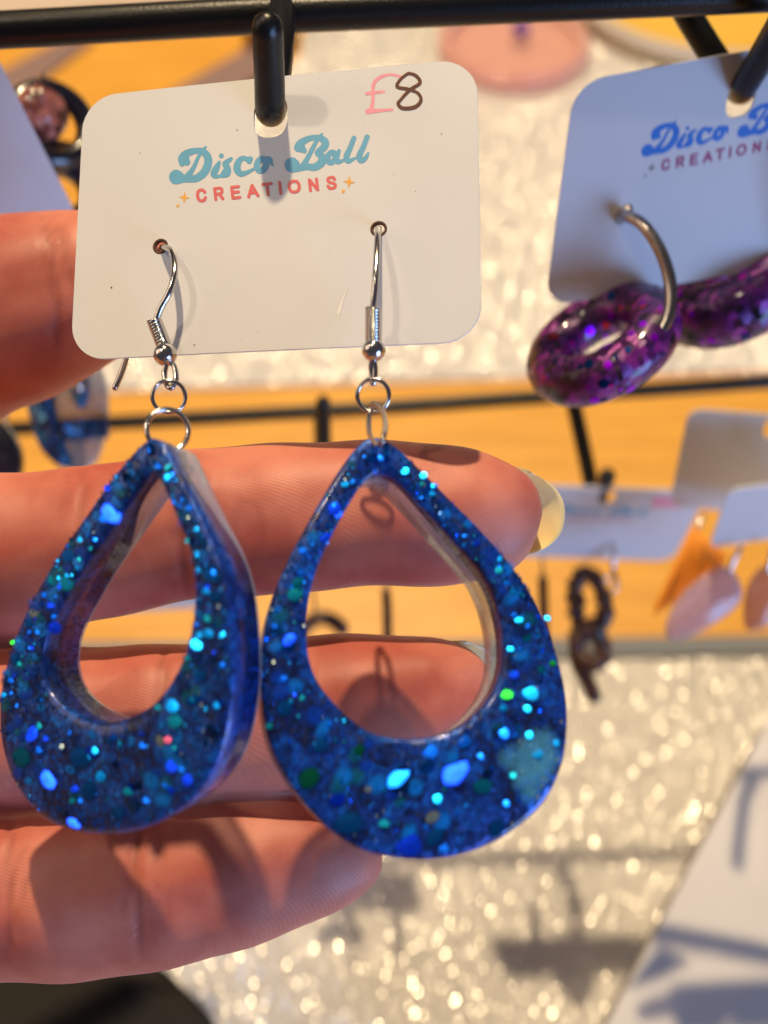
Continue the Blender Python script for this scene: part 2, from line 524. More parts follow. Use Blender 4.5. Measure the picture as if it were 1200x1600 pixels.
def hanging(cx_px, cy_px, d, W, H, yaw=0.0, roll=0.0, lean=0.0):
    """a card hanging freely; returns a Card-like object"""
    c = Card.__new__(Card)
    p = P(cx_px, cy_px, d)
    Rm = Matrix.Rotation(yaw, 3, 'Z') @ Matrix.Rotation(lean, 3, 'X') @ Matrix.Rotation(roll, 3, 'Y')
    U = Rm @ Vector((1, 0, 0)) * W; Vv = Rm @ Vector((0, 0, 1)) * H
    c.U, c.Vv, c.W, c.H = U, Vv, W, H
    c.O = p - U / 2 - Vv / 2
    c.n = U.cross(Vv).normalized()
    c.p = [c.at(0, 1), c.at(1, 1), c.at(1, 0), c.at(0, 0)]
    return c

def card_mesh(name, c, mat, parent, rad=0.09, holes=(), bend=0.0, thick=0.00035, curl=None):
    """grid-free card: outline with round corners, bridged to real punched holes"""
    W, H = c.W, c.H
    r = rad * W
    out = []
    for (cx, cy, a0) in ((W - r, H - r, 0), (r, H - r, 90), (r, r, 180), (W - r, r, 270)):
        for k in range(9):
            a = R(a0 + k * 90 / 8)
            out.append((cx + r * math.cos(a), cy + r * math.sin(a)))
    bm = bmesh.new()
    edges = []
    def loop(pts):
        vs = [bm.verts.new((x, y, 0)) for x, y in pts]
        for i in range(len(vs)): edges.append(bm.edges.new((vs[i], vs[(i + 1) % len(vs)])))
    # denser outline
    dense = []
    for i, p in enumerate(out):
        q = out[(i + 1) % len(out)]
        L = math.dist(p, q); n = max(1, int(L / (W / 24)))
        for k in range(n):
            t = k / n
            dense.append((p[0] + (q[0] - p[0]) * t, p[1] + (q[1] - p[1]) * t))
    loop(dense)
    for h in holes:
        loop(h)
    bmesh.ops.triangle_fill(bm, use_beauty=True, use_dissolve=False, edges=edges)
    for _ in range(1):
        bmesh.ops.subdivide_edges(bm, edges=bm.edges[:], cuts=1, use_grid_fill=False)
    bmesh.ops.recalc_face_normals(bm, faces=bm.faces[:])
    up = sum((f.normal.z for f in bm.faces))
    if up < 0: bmesh.ops.reverse_faces(bm, faces=bm.faces[:])
    g = bmesh.ops.extrude_face_region(bm, geom=bm.faces[:])
    nv = [e for e in g['geom'] if isinstance(e, bmesh.types.BMVert)]
    # the extruded copy is the front, the original becomes the back
    for v in nv: v.co.z = 0.0
    fr = set(nv)
    for v in bm.verts:
        if v not in fr: v.co.z = -thick
    bm.verts.ensure_lookup_table()
    o_w = wloc(parent)
    for v in bm.verts:
        u = v.co.x / W; w = v.co.y / H
        off = v.co.z + bend_at(c, u, w, bend)
        v.co = c.at(u, w, off) - o_w
    bmesh.ops.recalc_face_normals(bm, faces=bm.faces[:])
    me = bpy.data.meshes.new(name); bm.to_mesh(me); bm.free()
    me.materials.append(mat)
    o = bpy.data.objects.new(name, me); COL.objects.link(o); o.parent = parent
    return o

def bend_at(c, u, w, bend):
    return bend * (1 - (2 * u - 1) ** 2) * c.W

def circ(cx, cy, rx, ry=None, n=20, sq=1.0):
    ry = ry or rx
    out = []
    for k in range(n):
        a = 2 * math.pi * k / n
        ca, sa = math.cos(a), math.sin(a)
        out.append((cx + rx * abs(ca) ** sq * (1 if ca > 0 else -1), cy + ry * abs(sa) ** sq * (1 if sa > 0 else -1)))
    return out

# ---------------------------------------------------------------- lettering as drawn shapes (marching squares over stroke distance)
def ink(strokes, step, dots=(), polys=()):
    """strokes: lists of (x, y, r); returns flat 2-D triangles/quads of the union"""
    caps = []
    for s in strokes:
        q = spline(s, 5) if len(s) > 2 else s
        for a, b in zip(q[:-1], q[1:]): caps.append((a, b))
    for d in dots: caps.append((d, d))
    xs = [p[0] for c in caps for p in c] + [p[0] for pl in polys for p in pl]
    ys = [p[1] for c in caps for p in c] + [p[1] for pl in polys for p in pl]
    rm = max([p[2] for c in caps for p in c] + [0])
    x0, x1, y0, y1 = min(xs) - rm - 2 * step, max(xs) + rm + 2 * step, min(ys) - rm - 2 * step, max(ys) + rm + 2 * step
    gx = np.arange(x0, x1, step); gy = np.arange(y0, y1, step)
    X, Y = np.meshgrid(gx, gy)
    D = np.full(X.shape, 1e9)
    for a, b in caps:
        ax, ay, ar = a; bx, by, br = b
        dx, dy = bx - ax, by - ay
        l2 = dx * dx + dy * dy
        T = np.zeros_like(X) if l2 < 1e-9 else np.clip(((X - ax) * dx + (Y - ay) * dy) / l2, 0, 1)
        d = np.hypot(X - ax - T * dx, Y - ay - T * dy) - (ar + (br - ar) * T)
        D = np.minimum(D, d)
    verts, faces, key = [], [], {}
    def vid(k, p):
        if k not in key:
            key[k] = len(verts); verts.append(p)
        return key[k]
    H, W = D.shape
    ins = D < 0
    for j in range(H - 1):
        for i in range(W - 1):
            cs = [(i, j), (i + 1, j), (i + 1, j + 1), (i, j + 1)]
            inn = [ins[c[1], c[0]] for c in cs]
            if not any(inn): continue
            poly = []
            for k in range(4):
                a, b = cs[k], cs[(k + 1) % 4]
                if inn[k]: poly.append(vid(a, (gx[a[0]], gy[a[1]])))
                if inn[k] != inn[(k + 1) % 4]:
                    da, db = D[a[1], a[0]], D[b[1], b[0]]
                    t = da / (da - db)
                    e = (min(a, b), max(a, b))
                    poly.append(vid(e, (gx[a[0]] + (gx[b[0]] - gx[a[0]]) * t, gy[a[1]] + (gy[b[1]] - gy[a[1]]) * t)))
            if len(poly) >= 3: faces.append(tuple(poly))
    return verts, faces

def ring_stroke(cx, cy, rx, ry, r, tilt=0):
    out = []
    for k in range(13):
        a = 2 * math.pi * k / 12
        x, y = rx * math.cos(a), ry * math.sin(a)
        out.append((cx + x * math.cos(tilt) - y * math.sin(tilt), cy + x * math.sin(tilt) + y * math.cos(tilt), r))
    return out

# traced on a 3.43 x enlargement of the printed logo
LZ = 3.4286
def lz(s): return [(250 + x / LZ, 200 + y / LZ, (r * 1.1 + 1) / LZ) for x, y, r in s]
script = [
    [(122, 196, 13), (122, 165, 17), (152, 140, 17), (200, 127, 13), (238, 135, 16), (261, 165, 18), (260, 205, 19), (237, 248, 19), (198, 275, 17), (160, 277, 17), (120, 275, 21), (92, 268, 35)],
    [(140, 176, 21), (148, 188, 16)],
    [(250, 108, 4), (228, 128, 7), (205, 172, 8), (182, 222, 10), (152, 264, 15)],
    [(322, 190, 7), (306, 222, 15), (292, 252, 15), (304, 266, 9), (330, 262, 6)],
    [(385, 172, 8), (355, 198, 14), (368, 222, 13), (366, 250, 14), (338, 264, 8)],
    [(330, 262, 5), (365, 205, 7)],
    [(488, 172, 12), (482, 184, 13)], [(482, 180, 11), (448, 168, 11), (423, 192, 15), (418, 228, 17), (440, 252, 13), (480, 240, 8), (512, 222, 6)],
    ring_stroke(548, 204, 24, 32, 14, 0.3), [(556, 168, 6), (592, 172, 10), (602, 198, 6), (608, 208, 3)],
    [(712, 205, 36), (745, 220, 17), (790, 214, 15), (832, 216, 17), (868, 192, 19), (870, 158, 17), (846, 138, 12), (880, 112, 17), (888, 80, 17), (850, 58, 13), (800, 64, 13), (758, 88, 18), (745, 112, 20)],
    [(762, 116, 21), (776, 128, 12)],
    [(872, 38, 4), (846, 70, 8), (818, 122, 10), (792, 172, 11), (768, 212, 14)],
    ring_stroke(922, 164, 20, 28, 13, 0.35), [(962, 128, 8), (950, 168, 12), (956, 188, 11), (985, 178, 6)],
    [(1042, 60, 11), (1022, 112, 12), (1002, 160, 14), (1012, 184, 11), (1045, 168, 6)],
    [(1112, 54, 12), (1092, 106, 12), (1070, 156, 14), (1080, 180, 13), (1102, 168, 10), (1118, 140, 5)],
]
script = [lz(s) for s in script]
idot = [(250 + 333 / LZ, 200 + 155 / LZ, 13 / LZ)]
GL = {
    'C': [[(.95, .75), (.75, .97), (.5, 1), (.2, .9), (.05, .5), (.2, .1), (.5, 0), (.75, .03), (.95, .25)]],
    'R': [[(.1, 0), (.1, .5), (.1, 1)], [(.1, 1), (.6, 1)], [(.6, 1), (.88, .92), (.92, .74), (.86, .56), (.6, .48)], [(.6, .48), (.1, .48)], [(.55, .48), (.92, 0)]],
    'E': [[(.1, 0), (.1, 1)], [(.1, 1), (.9, 1)], [(.1, .52), (.82, .52)], [(.1, 0), (.92, 0)]],
    'A': [[(0, 0), (.5, 1)], [(.5, 1), (1, 0)], [(.2, .33), (.8, .33)]],
    'T': [[(.02, 1), (.98, 1)], [(.5, 1), (.5, 0)]],
    'I': [[(.5, 0), (.5, 1)]],
    'O': [[(.5, 1), (.15, .9), (0, .5), (.15, .1), (.5, 0), (.85, .1), (1, .5), (.85, .9), (.5, 1)]],
    'N': [[(.08, 0), (.08, 1)], [(.08, 1), (.92, 0)], [(.92, 0), (.92, 1)]],
    'S': [[(.9, .78), (.78, .97), (.5, 1), (.18, .93), (.12, .72), (.3, .56), (.7, .45), (.9, .28), (.82, .06), (.5, 0), (.2, .03), (.06, .24)]],
}
caps_strokes = []
for ch, (cx, cy) in zip('CREATIONS', [(226, 367), (319, 358), (410, 351), (501, 343), (581, 335), (648, 327), (723, 320), (826, 311), (922, 300)]):
    hgt, wid = 58, 46
    if ch == 'O': wid = 54
    if ch == 'A': wid = 50
    a = -0.115
    for s in GL[ch]:
        q = []
        for x, y in s:
            X = (x - .5) * wid; Y = -(y - .5) * hgt
            q.append((cx + X * math.cos(a) - Y * math.sin(a), cy + X * math.sin(a) + Y * math.cos(a), 6.6))
        if len(q) == 2: q = [q[0], q[1]]
        caps_strokes.append(lz(q))
def star(cx, cy, r):
    out = []
    for k in range(4):
        a = k * math.pi / 2 + 0.1
        out.append(lz([(cx, cy, r * 0.26), (cx + r * 0.5 * math.cos(a), cy + r * 0.5 * math.sin(a), r * 0.14), (cx + r * math.cos(a), cy + r * math.sin(a), 0.6)]))
    return out
stars = star(135, 378, 27) + star(1016, 295, 29)
stardots = [(250 + x / LZ, 200 + y / LZ, r / LZ) for x, y, r in ((100, 422, 8), (985, 345, 9))]
def z3(s): return [(400 + x / 3, 60 + y / 3, r / 3) for x, y, r in s]
pound = [z3([(690, 186, 5), (630, 174, 6), (580, 190, 8), (552, 225, 8), (550, 300, 8), (540, 345, 11)]), z3([(522, 264, 8), (600, 254, 6)]), z3([(528, 348, 13), (560, 345, 9), (640, 338, 6)])]
eight = [z3([(716, 168, 7), (750, 178, 8), (770, 212, 8), (722, 246, 8), (680, 292, 7), (668, 312, 8), (690, 332, 9), (745, 326, 9), (774, 296, 8), (762, 262, 7), (718, 243, 8), (664, 232, 8), (676, 200, 7), (706, 174, 7), (722, 168, 7)])]
INK = {}
INK['script'] = ink(script, 0.9, idot)
INK['caps'] = ink(caps_strokes, 0.7)
INK['stars'] = ink(stars, 0.7, stardots)
INK['pound'] = ink(pound, 0.9)
INK['eight'] = ink(eight, 0.9)

MAIN = Card([(131, 152), (745, 91), (752, 533), (110, 563)], width=0.0445)
INKUV = {k: ([MAIN.uv(x, y) for x, y in v[0]], v[1]) for k, v in INK.items()}

def print_on(card, key, mat, parent, name='lettering', off=0.00002, bend=0.0, label=None):
    vs, fs = INKUV[key]
    V = [card.at(u, w, off + bend_at(card, u, w, bend)) for u, w in vs]
    # outlines were traced with y down: turn the faces to the front
    o = mesh_obj(name, V, [f[::-1] for f in fs], mat, parent, smooth=False)
    if label: o['label'] = label
    return o

def make_card(card, name, label, group=None, mat=None, logo=True, price=None, bend=0.0, inks=('ink_blue', 'ink_red', 'ink_gold'), slot=(0.497, 0.868), holes=True, slot_r=(0.043, 0.082)):
    r = empty(name, card.at(0.5, 0), label, 'earring card', group)
    hs = []
    W, H = card.W, card.H
    hs.append(circ(slot[0] * W, slot[1] * H, slot_r[0] * W, slot_r[1] * H, 28, 0.75))
    if holes:
        for (u, v) in HOLEUV: hs.append(circ(u * W, v * H, 0.0185 * W, n=18))
    card_mesh('card', card, mat or M['card'], r, holes=hs, bend=bend)
    if holes:
        for (u, v) in HOLEUV:
            q = [card.at(u + 0.0178 * math.cos(a), v + 0.0178 * math.sin(a) * W / H, -0.0002 + bend_at(card, u, v, bend)) for a in [2 * math.pi * k / 20 for k in range(20)]]
            tube('hole_rim', q, 0.00024, M['hole_edge'], r, 8, True)
    if logo:
        print_on(card, 'script', M[inks[0]], r, bend=bend)
        print_on(card, 'caps', M[inks[1]], r, bend=bend)
        print_on(card, 'stars', M[inks[2]], r, 'star_print', bend=bend)
    if price:
        print_on(card, 'pound', M['pen_pink'], r, 'price_mark', 0.00002, bend)
        print_on(card, 'eight', M['pen_brown'], r, 'price_mark', 0.00004, bend)
    return r

HOLEUV = [MAIN.uv(252, 386), MAIN.uv(592, 359)]
SLOTUV = MAIN.uv(424, 183)
def PC(card, px, py, off):
    """point that stands off millimetres in front of the card, seen at the given pixel"""
    return on_plane(px, py, card.O + card.n * (off / 1000.0), card.n)
BND = 0.006
main_card = make_card(MAIN, 'earring_card', 'white rounded card with handwritten pink and brown price, holding the blue teardrop pair', 'printed earring cards', price=True, bend=BND, slot=SLOTUV)

M['scuff'] = plain('pale_scuff', (0.80, 0.78, 0.74), rough=0.5)
INK['scuff'] = ink([[(545, 450, 0.4), (536, 470, 1.5), (528, 492, 1.2)], [(537, 466, 0.5), (533, 482, 1.6), (529, 500, 0.4)]], 0.7)
INKUV['scuff'] = ([MAIN.uv(x, y) for x, y in INK['scuff'][0]], INK['scuff'][1])
print_on(MAIN, 'scuff', M['scuff'], main_card, 'scuff', 0.00004, BND)
INK['spots'] = ink([], 0.5, [(175, 450, 1.3), (372, 205, 0.9), (650, 300, .8), (305, 540, 1.0), (690, 210, .8), (220, 240, .7)])
INKUV['spots'] = ([MAIN.uv(x, y) for x, y in INK['spots'][0]], INK['spots'][1])
print_on(MAIN, 'spots', M['hole_edge'], main_card, 'speck', 0.00004, BND)

RC = Card.facing([(898, 128), (1405, 47), (1397, 372), (851, 480)], (0.05, -0.55, 1.0), 0.0445)
def fit_right(c):
    e = (on_plane(1175, 84, c.O, c.n) - on_plane(942, 120, c.O, c.n)).normalized() + (on_plane(1200, 403, c.O, c.n) - on_plane(1059, 431, c.O, c.n)).normalized()
    W = c.Vv.length / 0.69
    c.U = e.normalized() * W
    k = 0.0445 / W
    c.O = CAMP + (c.O - CAMP) * k
    c.U *= k; c.Vv *= k
    c.W = c.U.length; c.H = c.Vv.length
    c.p = [c.at(0, 1), c.at(1, 1), c.at(1, 0), c.at(0, 0)]
    c.depths = [round((CAMP - q).dot(BACKv) * 1000, 1) for q in c.p]
fit_right(RC)
right_card = make_card(RC, 'earring_card', 'blue shaded rounded card with the purple glitter hoops, cut by the right edge', 'printed earring cards',
                       inks=('ink_blue2', 'ink_red2', 'ink_grey2'), slot=RC.uv(1158, 152))

hook([P(441, 5, 128), PC(MAIN, 438, 60, -7.5), PC(MAIN, 432, 120, -5.5), PC(MAIN, 427, 160, -4.2), PC(MAIN, 424, 172, -2.6), PC(MAIN, 422, 168, 0.2), PC(MAIN, 421, 120, 3.8), PC(MAIN, 418, 44, 8.6)], [0.0017, 0.0017, 0.0016])
hook([P(1032, -70, 128), PC(RC, 1062, 0, -7), PC(RC, 1110, 80, -5.5), PC(RC, 1148, 132, -4.2), PC(RC, 1158, 142, -2.6), PC(RC, 1164, 132, 0.2), PC(RC, 1190, 90, 5), PC(RC, 1232, 18, 12)], [0.0018, 0.0018])

LC = Card.facing([(-430, 60), (-18, 62), (128, 352), (-330, 420)], (0.45, -0.62, 0.64), 0.044, True)
def plain_card(card, label, **kw):
    return make_card(card, 'earring_card', label, 'printed earring cards', **kw)
left_card = plain_card(LC, 'lavender grey card corner at the far left edge above the thumb', logo=False, holes=False, slot=(0.6, 0.85))

# ================================================================== earrings
def arc_pts(pts, n=6): return spline([tuple(p) for p in pts], n)

def flake_mesh():
    bm = bmesh.new()
    vs = [bm.verts.new((math.cos(k * math.pi / 3), math.sin(k * math.pi / 3), 0)) for k in range(6)]
    c = bm.verts.new((0, 0, 0.04))
    for k in range(6): bm.faces.new((vs[k], vs[(k + 1) % 6], c))
    me = bpy.data.meshes.new('glitter_flake'); bm.to_mesh(me); bm.free()
    return me
def round_mesh():
    me = bpy.data.meshes.new('round_flake')
    me.from_pydata([(math.cos(k * math.pi / 6), math.sin(k * math.pi / 6), 0) for k in range(12)] + [(0, 0, 0.04)], [], [(k, (k + 1) % 12, 12) for k in range(12)])
    return me
FLK = {}
def flake_mat(key, col, rough=0.32):
    m, nt, N, L, b = new_mat('flake_' + key)
    tc = N.new('ShaderNodeTexCoord'); nz = N.new('ShaderNodeTexNoise'); nz.inputs['Scale'].default_value = 1.6; nz.inputs['Detail'].default_value = 3
    L.new(tc.outputs['Object'], nz.inputs['Vector'])
    mr = N.new('ShaderNodeMapRange'); mr.inputs['To Min'].default_value = 0.5; mr.inputs['To Max'].default_value = 1.3
    L.new(nz.outputs['Fac'], mr.inputs['Value'])
    mx = N.new('ShaderNodeVectorMath'); mx.operation = 'SCALE'; mx.inputs[0].default_value = col
    L.new(mr.outputs['Result'], mx.inputs['Scale']); L.new(mx.outputs['Vector'], b.inputs['Base Color'])
    b.inputs['Metallic'].default_value = 0.1 if key == 'veil_glare' else 0.35 if key.startswith('veil') else 0.9; b.inputs['Roughness'].default_value = rough
    for base, nm in ((flake_mesh(), 'hex'), (round_mesh(), 'round')):
        base.materials.append(m)
        FLK[(key, nm)] = base
    return m
FM = {}
for k, c, r_ in (('cyan', (0.0, 0.29, 1.0), 0.33), ('azure', (0.0, 0.13, 1.0), 0.35), ('blue', (0.0, 0.04, 0.95), 0.36), ('teal', (0.0, 0.20, 0.36), 0.42),
             ('green', (0.03, 0.9, 0.06), 0.3), ('dgreen', (0.0, 0.12, 0.07), 0.45), ('deep', (0.0, 0.07, 0.32), 0.45), ('grey', (0.25, 0.33, 0.36), 0.45), ('navy', (0.0, 0.02, 0.12), 0.5),
             ('pink', (0.75, 0.12, 0.3), 0.4), ('silver', (0.45, 0.62, 0.68), 0.4), ('violet', (0.35, 0.0, 0.9), 0.35), ('magenta', (0.9, 0.02, 0.5), 0.35), ('red', (0.6, 0.05, 0.06), 0.4)):
    FM[k] = flake_mat(k, c, r_)

FINE = {k: v.copy() for k, v in FM.items()}
def veil(key, col, op, lo=0.45):
    if (key, 'hex') not in FLK: flake_mat(key, col, 0.4)
    mt = FLK[(key, 'hex')].materials[0]
    nt = mt.node_tree; N = nt.nodes; L = nt.links
    lw = N.new('ShaderNodeTexCoord'); ln = N.new('ShaderNodeVectorMath'); ln.operation = 'LENGTH'
    L.new(lw.outputs['Object'], ln.inputs[0])
    mr = N.new('ShaderNodeMapRange'); mr.inputs['From Min'].default_value = lo; mr.inputs['From Max'].default_value = 0.98
    mr.inputs['To Min'].default_value = op; mr.inputs['To Max'].default_value = 0.0
    L.new(ln.outputs['Value'], mr.inputs['Value'])
    tr = N.new('ShaderNodeBsdfTransparent'); mx = N.new('ShaderNodeMixShader')
    L.new(mr.outputs['Result'], mx.inputs['Fac']); L.new(tr.outputs['BSDF'], mx.inputs[1]); L.new(N['Principled BSDF'].outputs['BSDF'], mx.inputs[2])
    L.new(mx.outputs['Shader'], N['Material Output'].inputs['Surface'])
for k, c, op in (('veil_blue', (0.0, 0.06, 0.55), .75), ('veil_teal', (0.0, 0.16, 0.30), .6), ('veil_deep', (0.0, 0.02, 0.14), .75), ('veil_azure', (0.0, 0.20, 0.85), .85), ('veil_glare', (0.09, 0.42, 0.72), .5)):
    veil(k, c, op, 0.0 if k == 'veil_glare' else 0.45)  # the pale veil is a painted glare on the resin
    if k == 'veil_glare': FM[k] = None
for k in ('cyan', 'azure', 'blue', 'teal', 'green', 'dgreen', 'deep', 'grey', 'silver'):
    veil(k, None, 1.0, 0.62)

LD1 = cdir(-0.03, 0.90, 0.44).normalized()
LD2 = cdir(-0.60, 0.85, 1.0).normalized()

def half(p, lampdir):
    v = (CAMP - p).normalized()
    return (v + lampdir).normalized()

M['drop_glitter'] = resin_glitter('blue_glitter_resin', (0.0003, 0.009, 0.07), (0.0006, 0.042, 0.31), (0.001, 0.15, 0.66), cell=0.0005, tiltk=0.28, grain=0.34)
M['clear'] = clear_resin('clear_resin', (0.82, 0.86, 0.93), alpha=0.24, body=(0.46, 0.52, 0.60))
M['clear_blue'] = clear_resin('blue_tinted_resin', (0.15, 0.30, 0.62), alpha=0.35, body=(0.02, 0.07, 0.2))

def ring_band(outer, inner, n_mid, front, edge_round):
    pass

def drop(name, label, outer_px, inner_px, p0, n, back, flakes, zoomf, n_fine, n_mid, split=(0.28, 0.42)):
    """teardrop resin ring: glitter layer in front, clear layer behind"""
    p0 = P(*p0)
    n = cdir(*n).normalized()
    N = 120
    def world(px):
        pts = resample(spline(px, 6, True), N, True)
        return [on_plane(x, y, p0, n) for x, y in pts]
    O = world(outer_px); I = world(inner_px)
    root = empty(name, O[0], label, 'earring', 'blue glitter teardrop earrings')
    bvec = cdir(*back) / 1000.0
    bl = bvec.length
    ytop = max((p - O[0]).dot(UPv) for p in O); ybot = min((p - O[0]).dot(UPv) for p in O)
    def frac(k):
        t = min(1, max(0, (ytop - (O[k] - O[0]).dot(UPv)) / (ytop - ybot)))
        t = min(1, max(0, (t - 0.06) / 0.28)); t = t * t * (3 - 2 * t)
        return bl * (split[0] + (split[1] - split[0]) * t)
    def ringsolid(t0, t1, shrink, nm, mat, rad):
        """profile loop around the band section, t along back vector"""
        rows = 7
        V = []
        prof = []
        # front face from outer to inner, then inner wall back, back face
        for s in (0.0, 0.02, 0.06, 0.25, 0.5, 0.75, 0.94, 0.98, 1.0):
            prof.append((s, t0))
        for s in (1.0, 0.98, 0.75, 0.5, 0.25, 0.02, 0.0): prof.append((s, t1))
        for s, t in prof:
            t_ = t
            for k in range(N):
                t = frac(k) if t_ == -1 else frac(k) + 0.00003 if t_ == -2 else t_
                o, i = O[k], I[k]
                L = (i - o).length
                dd = (i - o).normalized()
                dr = min(0.0007, L * 0.3) * (t / bl) ** 1.3
                ss = shrink + dr + s * (L - 2 * shrink - dr)
                # rounded front rim
                e = min(ss - shrink - dr, L - shrink - ss)
                dz = 0.0
                if t_ == t0: dz = max(0.0, rad - e) ** 2 / rad * 0.5 if rad > 0 else 0
                V.append(o + dd * ss + bvec / bl * (t + dz))
        F = []
        m = len(prof)
        for a in range(m):
            b = (a + 1) % m
            for k in range(N):
                F.append((a * N + k, a * N + (k + 1) % N, b * N + (k + 1) % N, b * N + k))
        return mesh_obj(nm, V, F, mat, root)
    ringsolid(0.0, -1, 0.0, 'glitter_layer', M['drop_glitter'], 0.0006)
    ringsolid(-2, bl, 0.00005, 'clear_layer', M['clear'], 0.0)
    # flakes one can pick out
    rnd = random.Random(len(outer_px) * 7 + n_fine)
    root_w = wloc(root)
    def orient(o, nn):
        q = nn.to_track_quat('Z', 'Y')
        o.rotation_mode = 'QUATERNION'
        from mathutils import Quaternion
        o.rotation_quaternion = q @ Quaternion((0, 0, 1), rnd.uniform(0, 1.0))
    ox, oy, zs = zoomf
    for (x, y, r, colr, br) in flakes:
        px, py = ox + x / zs, oy + y / zs
        q = on_plane(px, py, p0, n)
        rr = (r / zs) / FPX * (CAMP - q).dot(BACKv)
        h = half(q, LD2 if rnd.random() < 0.5 else LD1)
        nn = (n * (1 - br) + h * br).normalized()
        tilt = math.sqrt(max(0, 1 - nn.dot(n) ** 2))
        me = FLK[(colr, 'round' if r < 34 else 'hex')]
        o = bpy.data.objects.new('glitter_flake', me)
        COL.objects.link(o); o.parent = root
        o.location = q + n * (0.00005 + rr * tilt * 0.42) - root_w
        orient(o, nn)
        o.scale = (rr * rnd.uniform(.95, 1.3), rr * rnd.uniform(.7, 1.05), rr)
    for k in range(26 if n_fine < 1000 else 60):
        a = rnd.randrange(N); s = rnd.uniform(0.12, 0.88)
        q = O[a].lerp(I[a], s); rr = rnd.uniform(0.00018, 0.00048)
        br = rnd.uniform(.45, .95)
        nn = (n * (1 - br) + half(q, LD1) * br).normalized()
        o = bpy.data.objects.new('glitter_flake', FLK[(rnd.choice(['azure', 'cyan', 'azure', 'blue', 'teal']), rnd.choice(['hex', 'round']))])
        COL.objects.link(o); o.parent = root
        o.location = q + n * 0.00009 - root_w
        orient(o, nn); o.scale = (rr, rr * rnd.uniform(.7, 1), rr)
    # scattered mid-size flakes, also parts
    for k in range(n_mid):
        a = rnd.randrange(N); s = rnd.uniform(0.10, 0.90)
        q = O[a].lerp(I[a], s)
        rr = rnd.choice([0.0002, 0.00025, 0.0003, 0.0005, 0.0008])
        if min(s, 1 - s) * (O[a] - I[a]).length < rr: rr = 0.0002
        colr = rnd.choice(['deep', 'deep', 'navy', 'navy', 'deep', 'azure', 'blue', 'deep', 'navy', 'teal'])
        br = rnd.uniform(0, 0.5) if rr < 0.0004 else rnd.uniform(0, 0.15)
        nn = (n * (1 - br * .6) + half(q, LD1) * br * .6 + Vector([rnd.gauss(0, .12) for _ in range(3)])).normalized()
        if rnd.random() < .72: rr = rnd.uniform(0.0005, 0.0012); nn = (n * 3 + nn).normalized(); colr = rnd.choice(['veil_blue', 'veil_azure', 'veil_teal', 'veil_deep', 'veil_azure', 'veil_blue'])
        room = min(s, 1 - s) * (O[a] - I[a]).length
        if rr * 1.45 > room: rr = max(0.00012, room / 1.45)
        tilt = math.sqrt(max(0, 1 - nn.dot(n) ** 2))
        o = bpy.data.objects.new('glitter_flake', FLK[(colr, 'hex' if rr > 0.0004 else 'round')])
        COL.objects.link(o); o.parent = root
        o.location = q + n * (0.00004 + rr * tilt * 0.4) - root_w
        orient(o, nn); o.scale = (rr * rnd.uniform(.8, 1.4), rr * rnd.uniform(.6, 1.1), rr)
    # the uncountable fine flakes
    for key, frac in (('deep', 0.45), ('azure', 0.12), ('cyan', 0.05), ('teal', 0.08), ('silver', 0.04), ('navy', 0.26)):
        V, F = [], []
        for k in range(int(n_fine * frac)):
            a = rnd.randrange(N); s = rnd.uniform(0.03, 0.97)
            q = O[a].lerp(I[a], s) + (O[(a + 1) % N] - O[a]) * rnd.random()
            rr = rnd.uniform(0.00006, 0.00015)
            nn = (n + Vector([rnd.gauss(0, .35) for _ in range(3)])).normalized()
            if nn.dot(n) < 0: continue
            u = nn.cross(Vector((.3, .5, .8))).normalized(); v = nn.cross(u)
            b0 = len(V)
            for j in range(6):
                an = j * math.pi / 3
                V.append(q + n * (0.00004 + rr * 0.5) + (u * math.cos(an) + v * math.sin(an)) * rr)
            F.append(tuple(range(b0, b0 + 6)))
        fo = mesh_obj('fine_glitter', V, F, FINE[key], root, smooth=False)
        fo['kind'] = 'stuff'
    # dark specks caught in the clear side walls
    V, F = [], []
    for k in range(260):
        a = rnd.randrange(N); ring = I
        q = ring[a] + bvec * rnd.uniform(0.3, 0.95) + n * 0.0
        c = sum(I, Vector()) / N
        outw = ((c - q) - n * (c - q).dot(n)).normalized() * (1 if ring is I else -1)
        q += outw * 0.00004
        rr = rnd.uniform(0.00005, 0.00013)
        u = n; v = n.cross(outw)
        b0 = len(V)
        for j in range(6):
            an = j * math.pi / 3
            V.append(q + (u * math.cos(an) + v * math.sin(an)) * rr)
        F.append(tuple(range(b0, b0 + 6)))
    so = mesh_obj('fine_glitter', V, F, FINE['navy'], root, smooth=False); so['kind'] = 'stuff'
    return root, n, p0

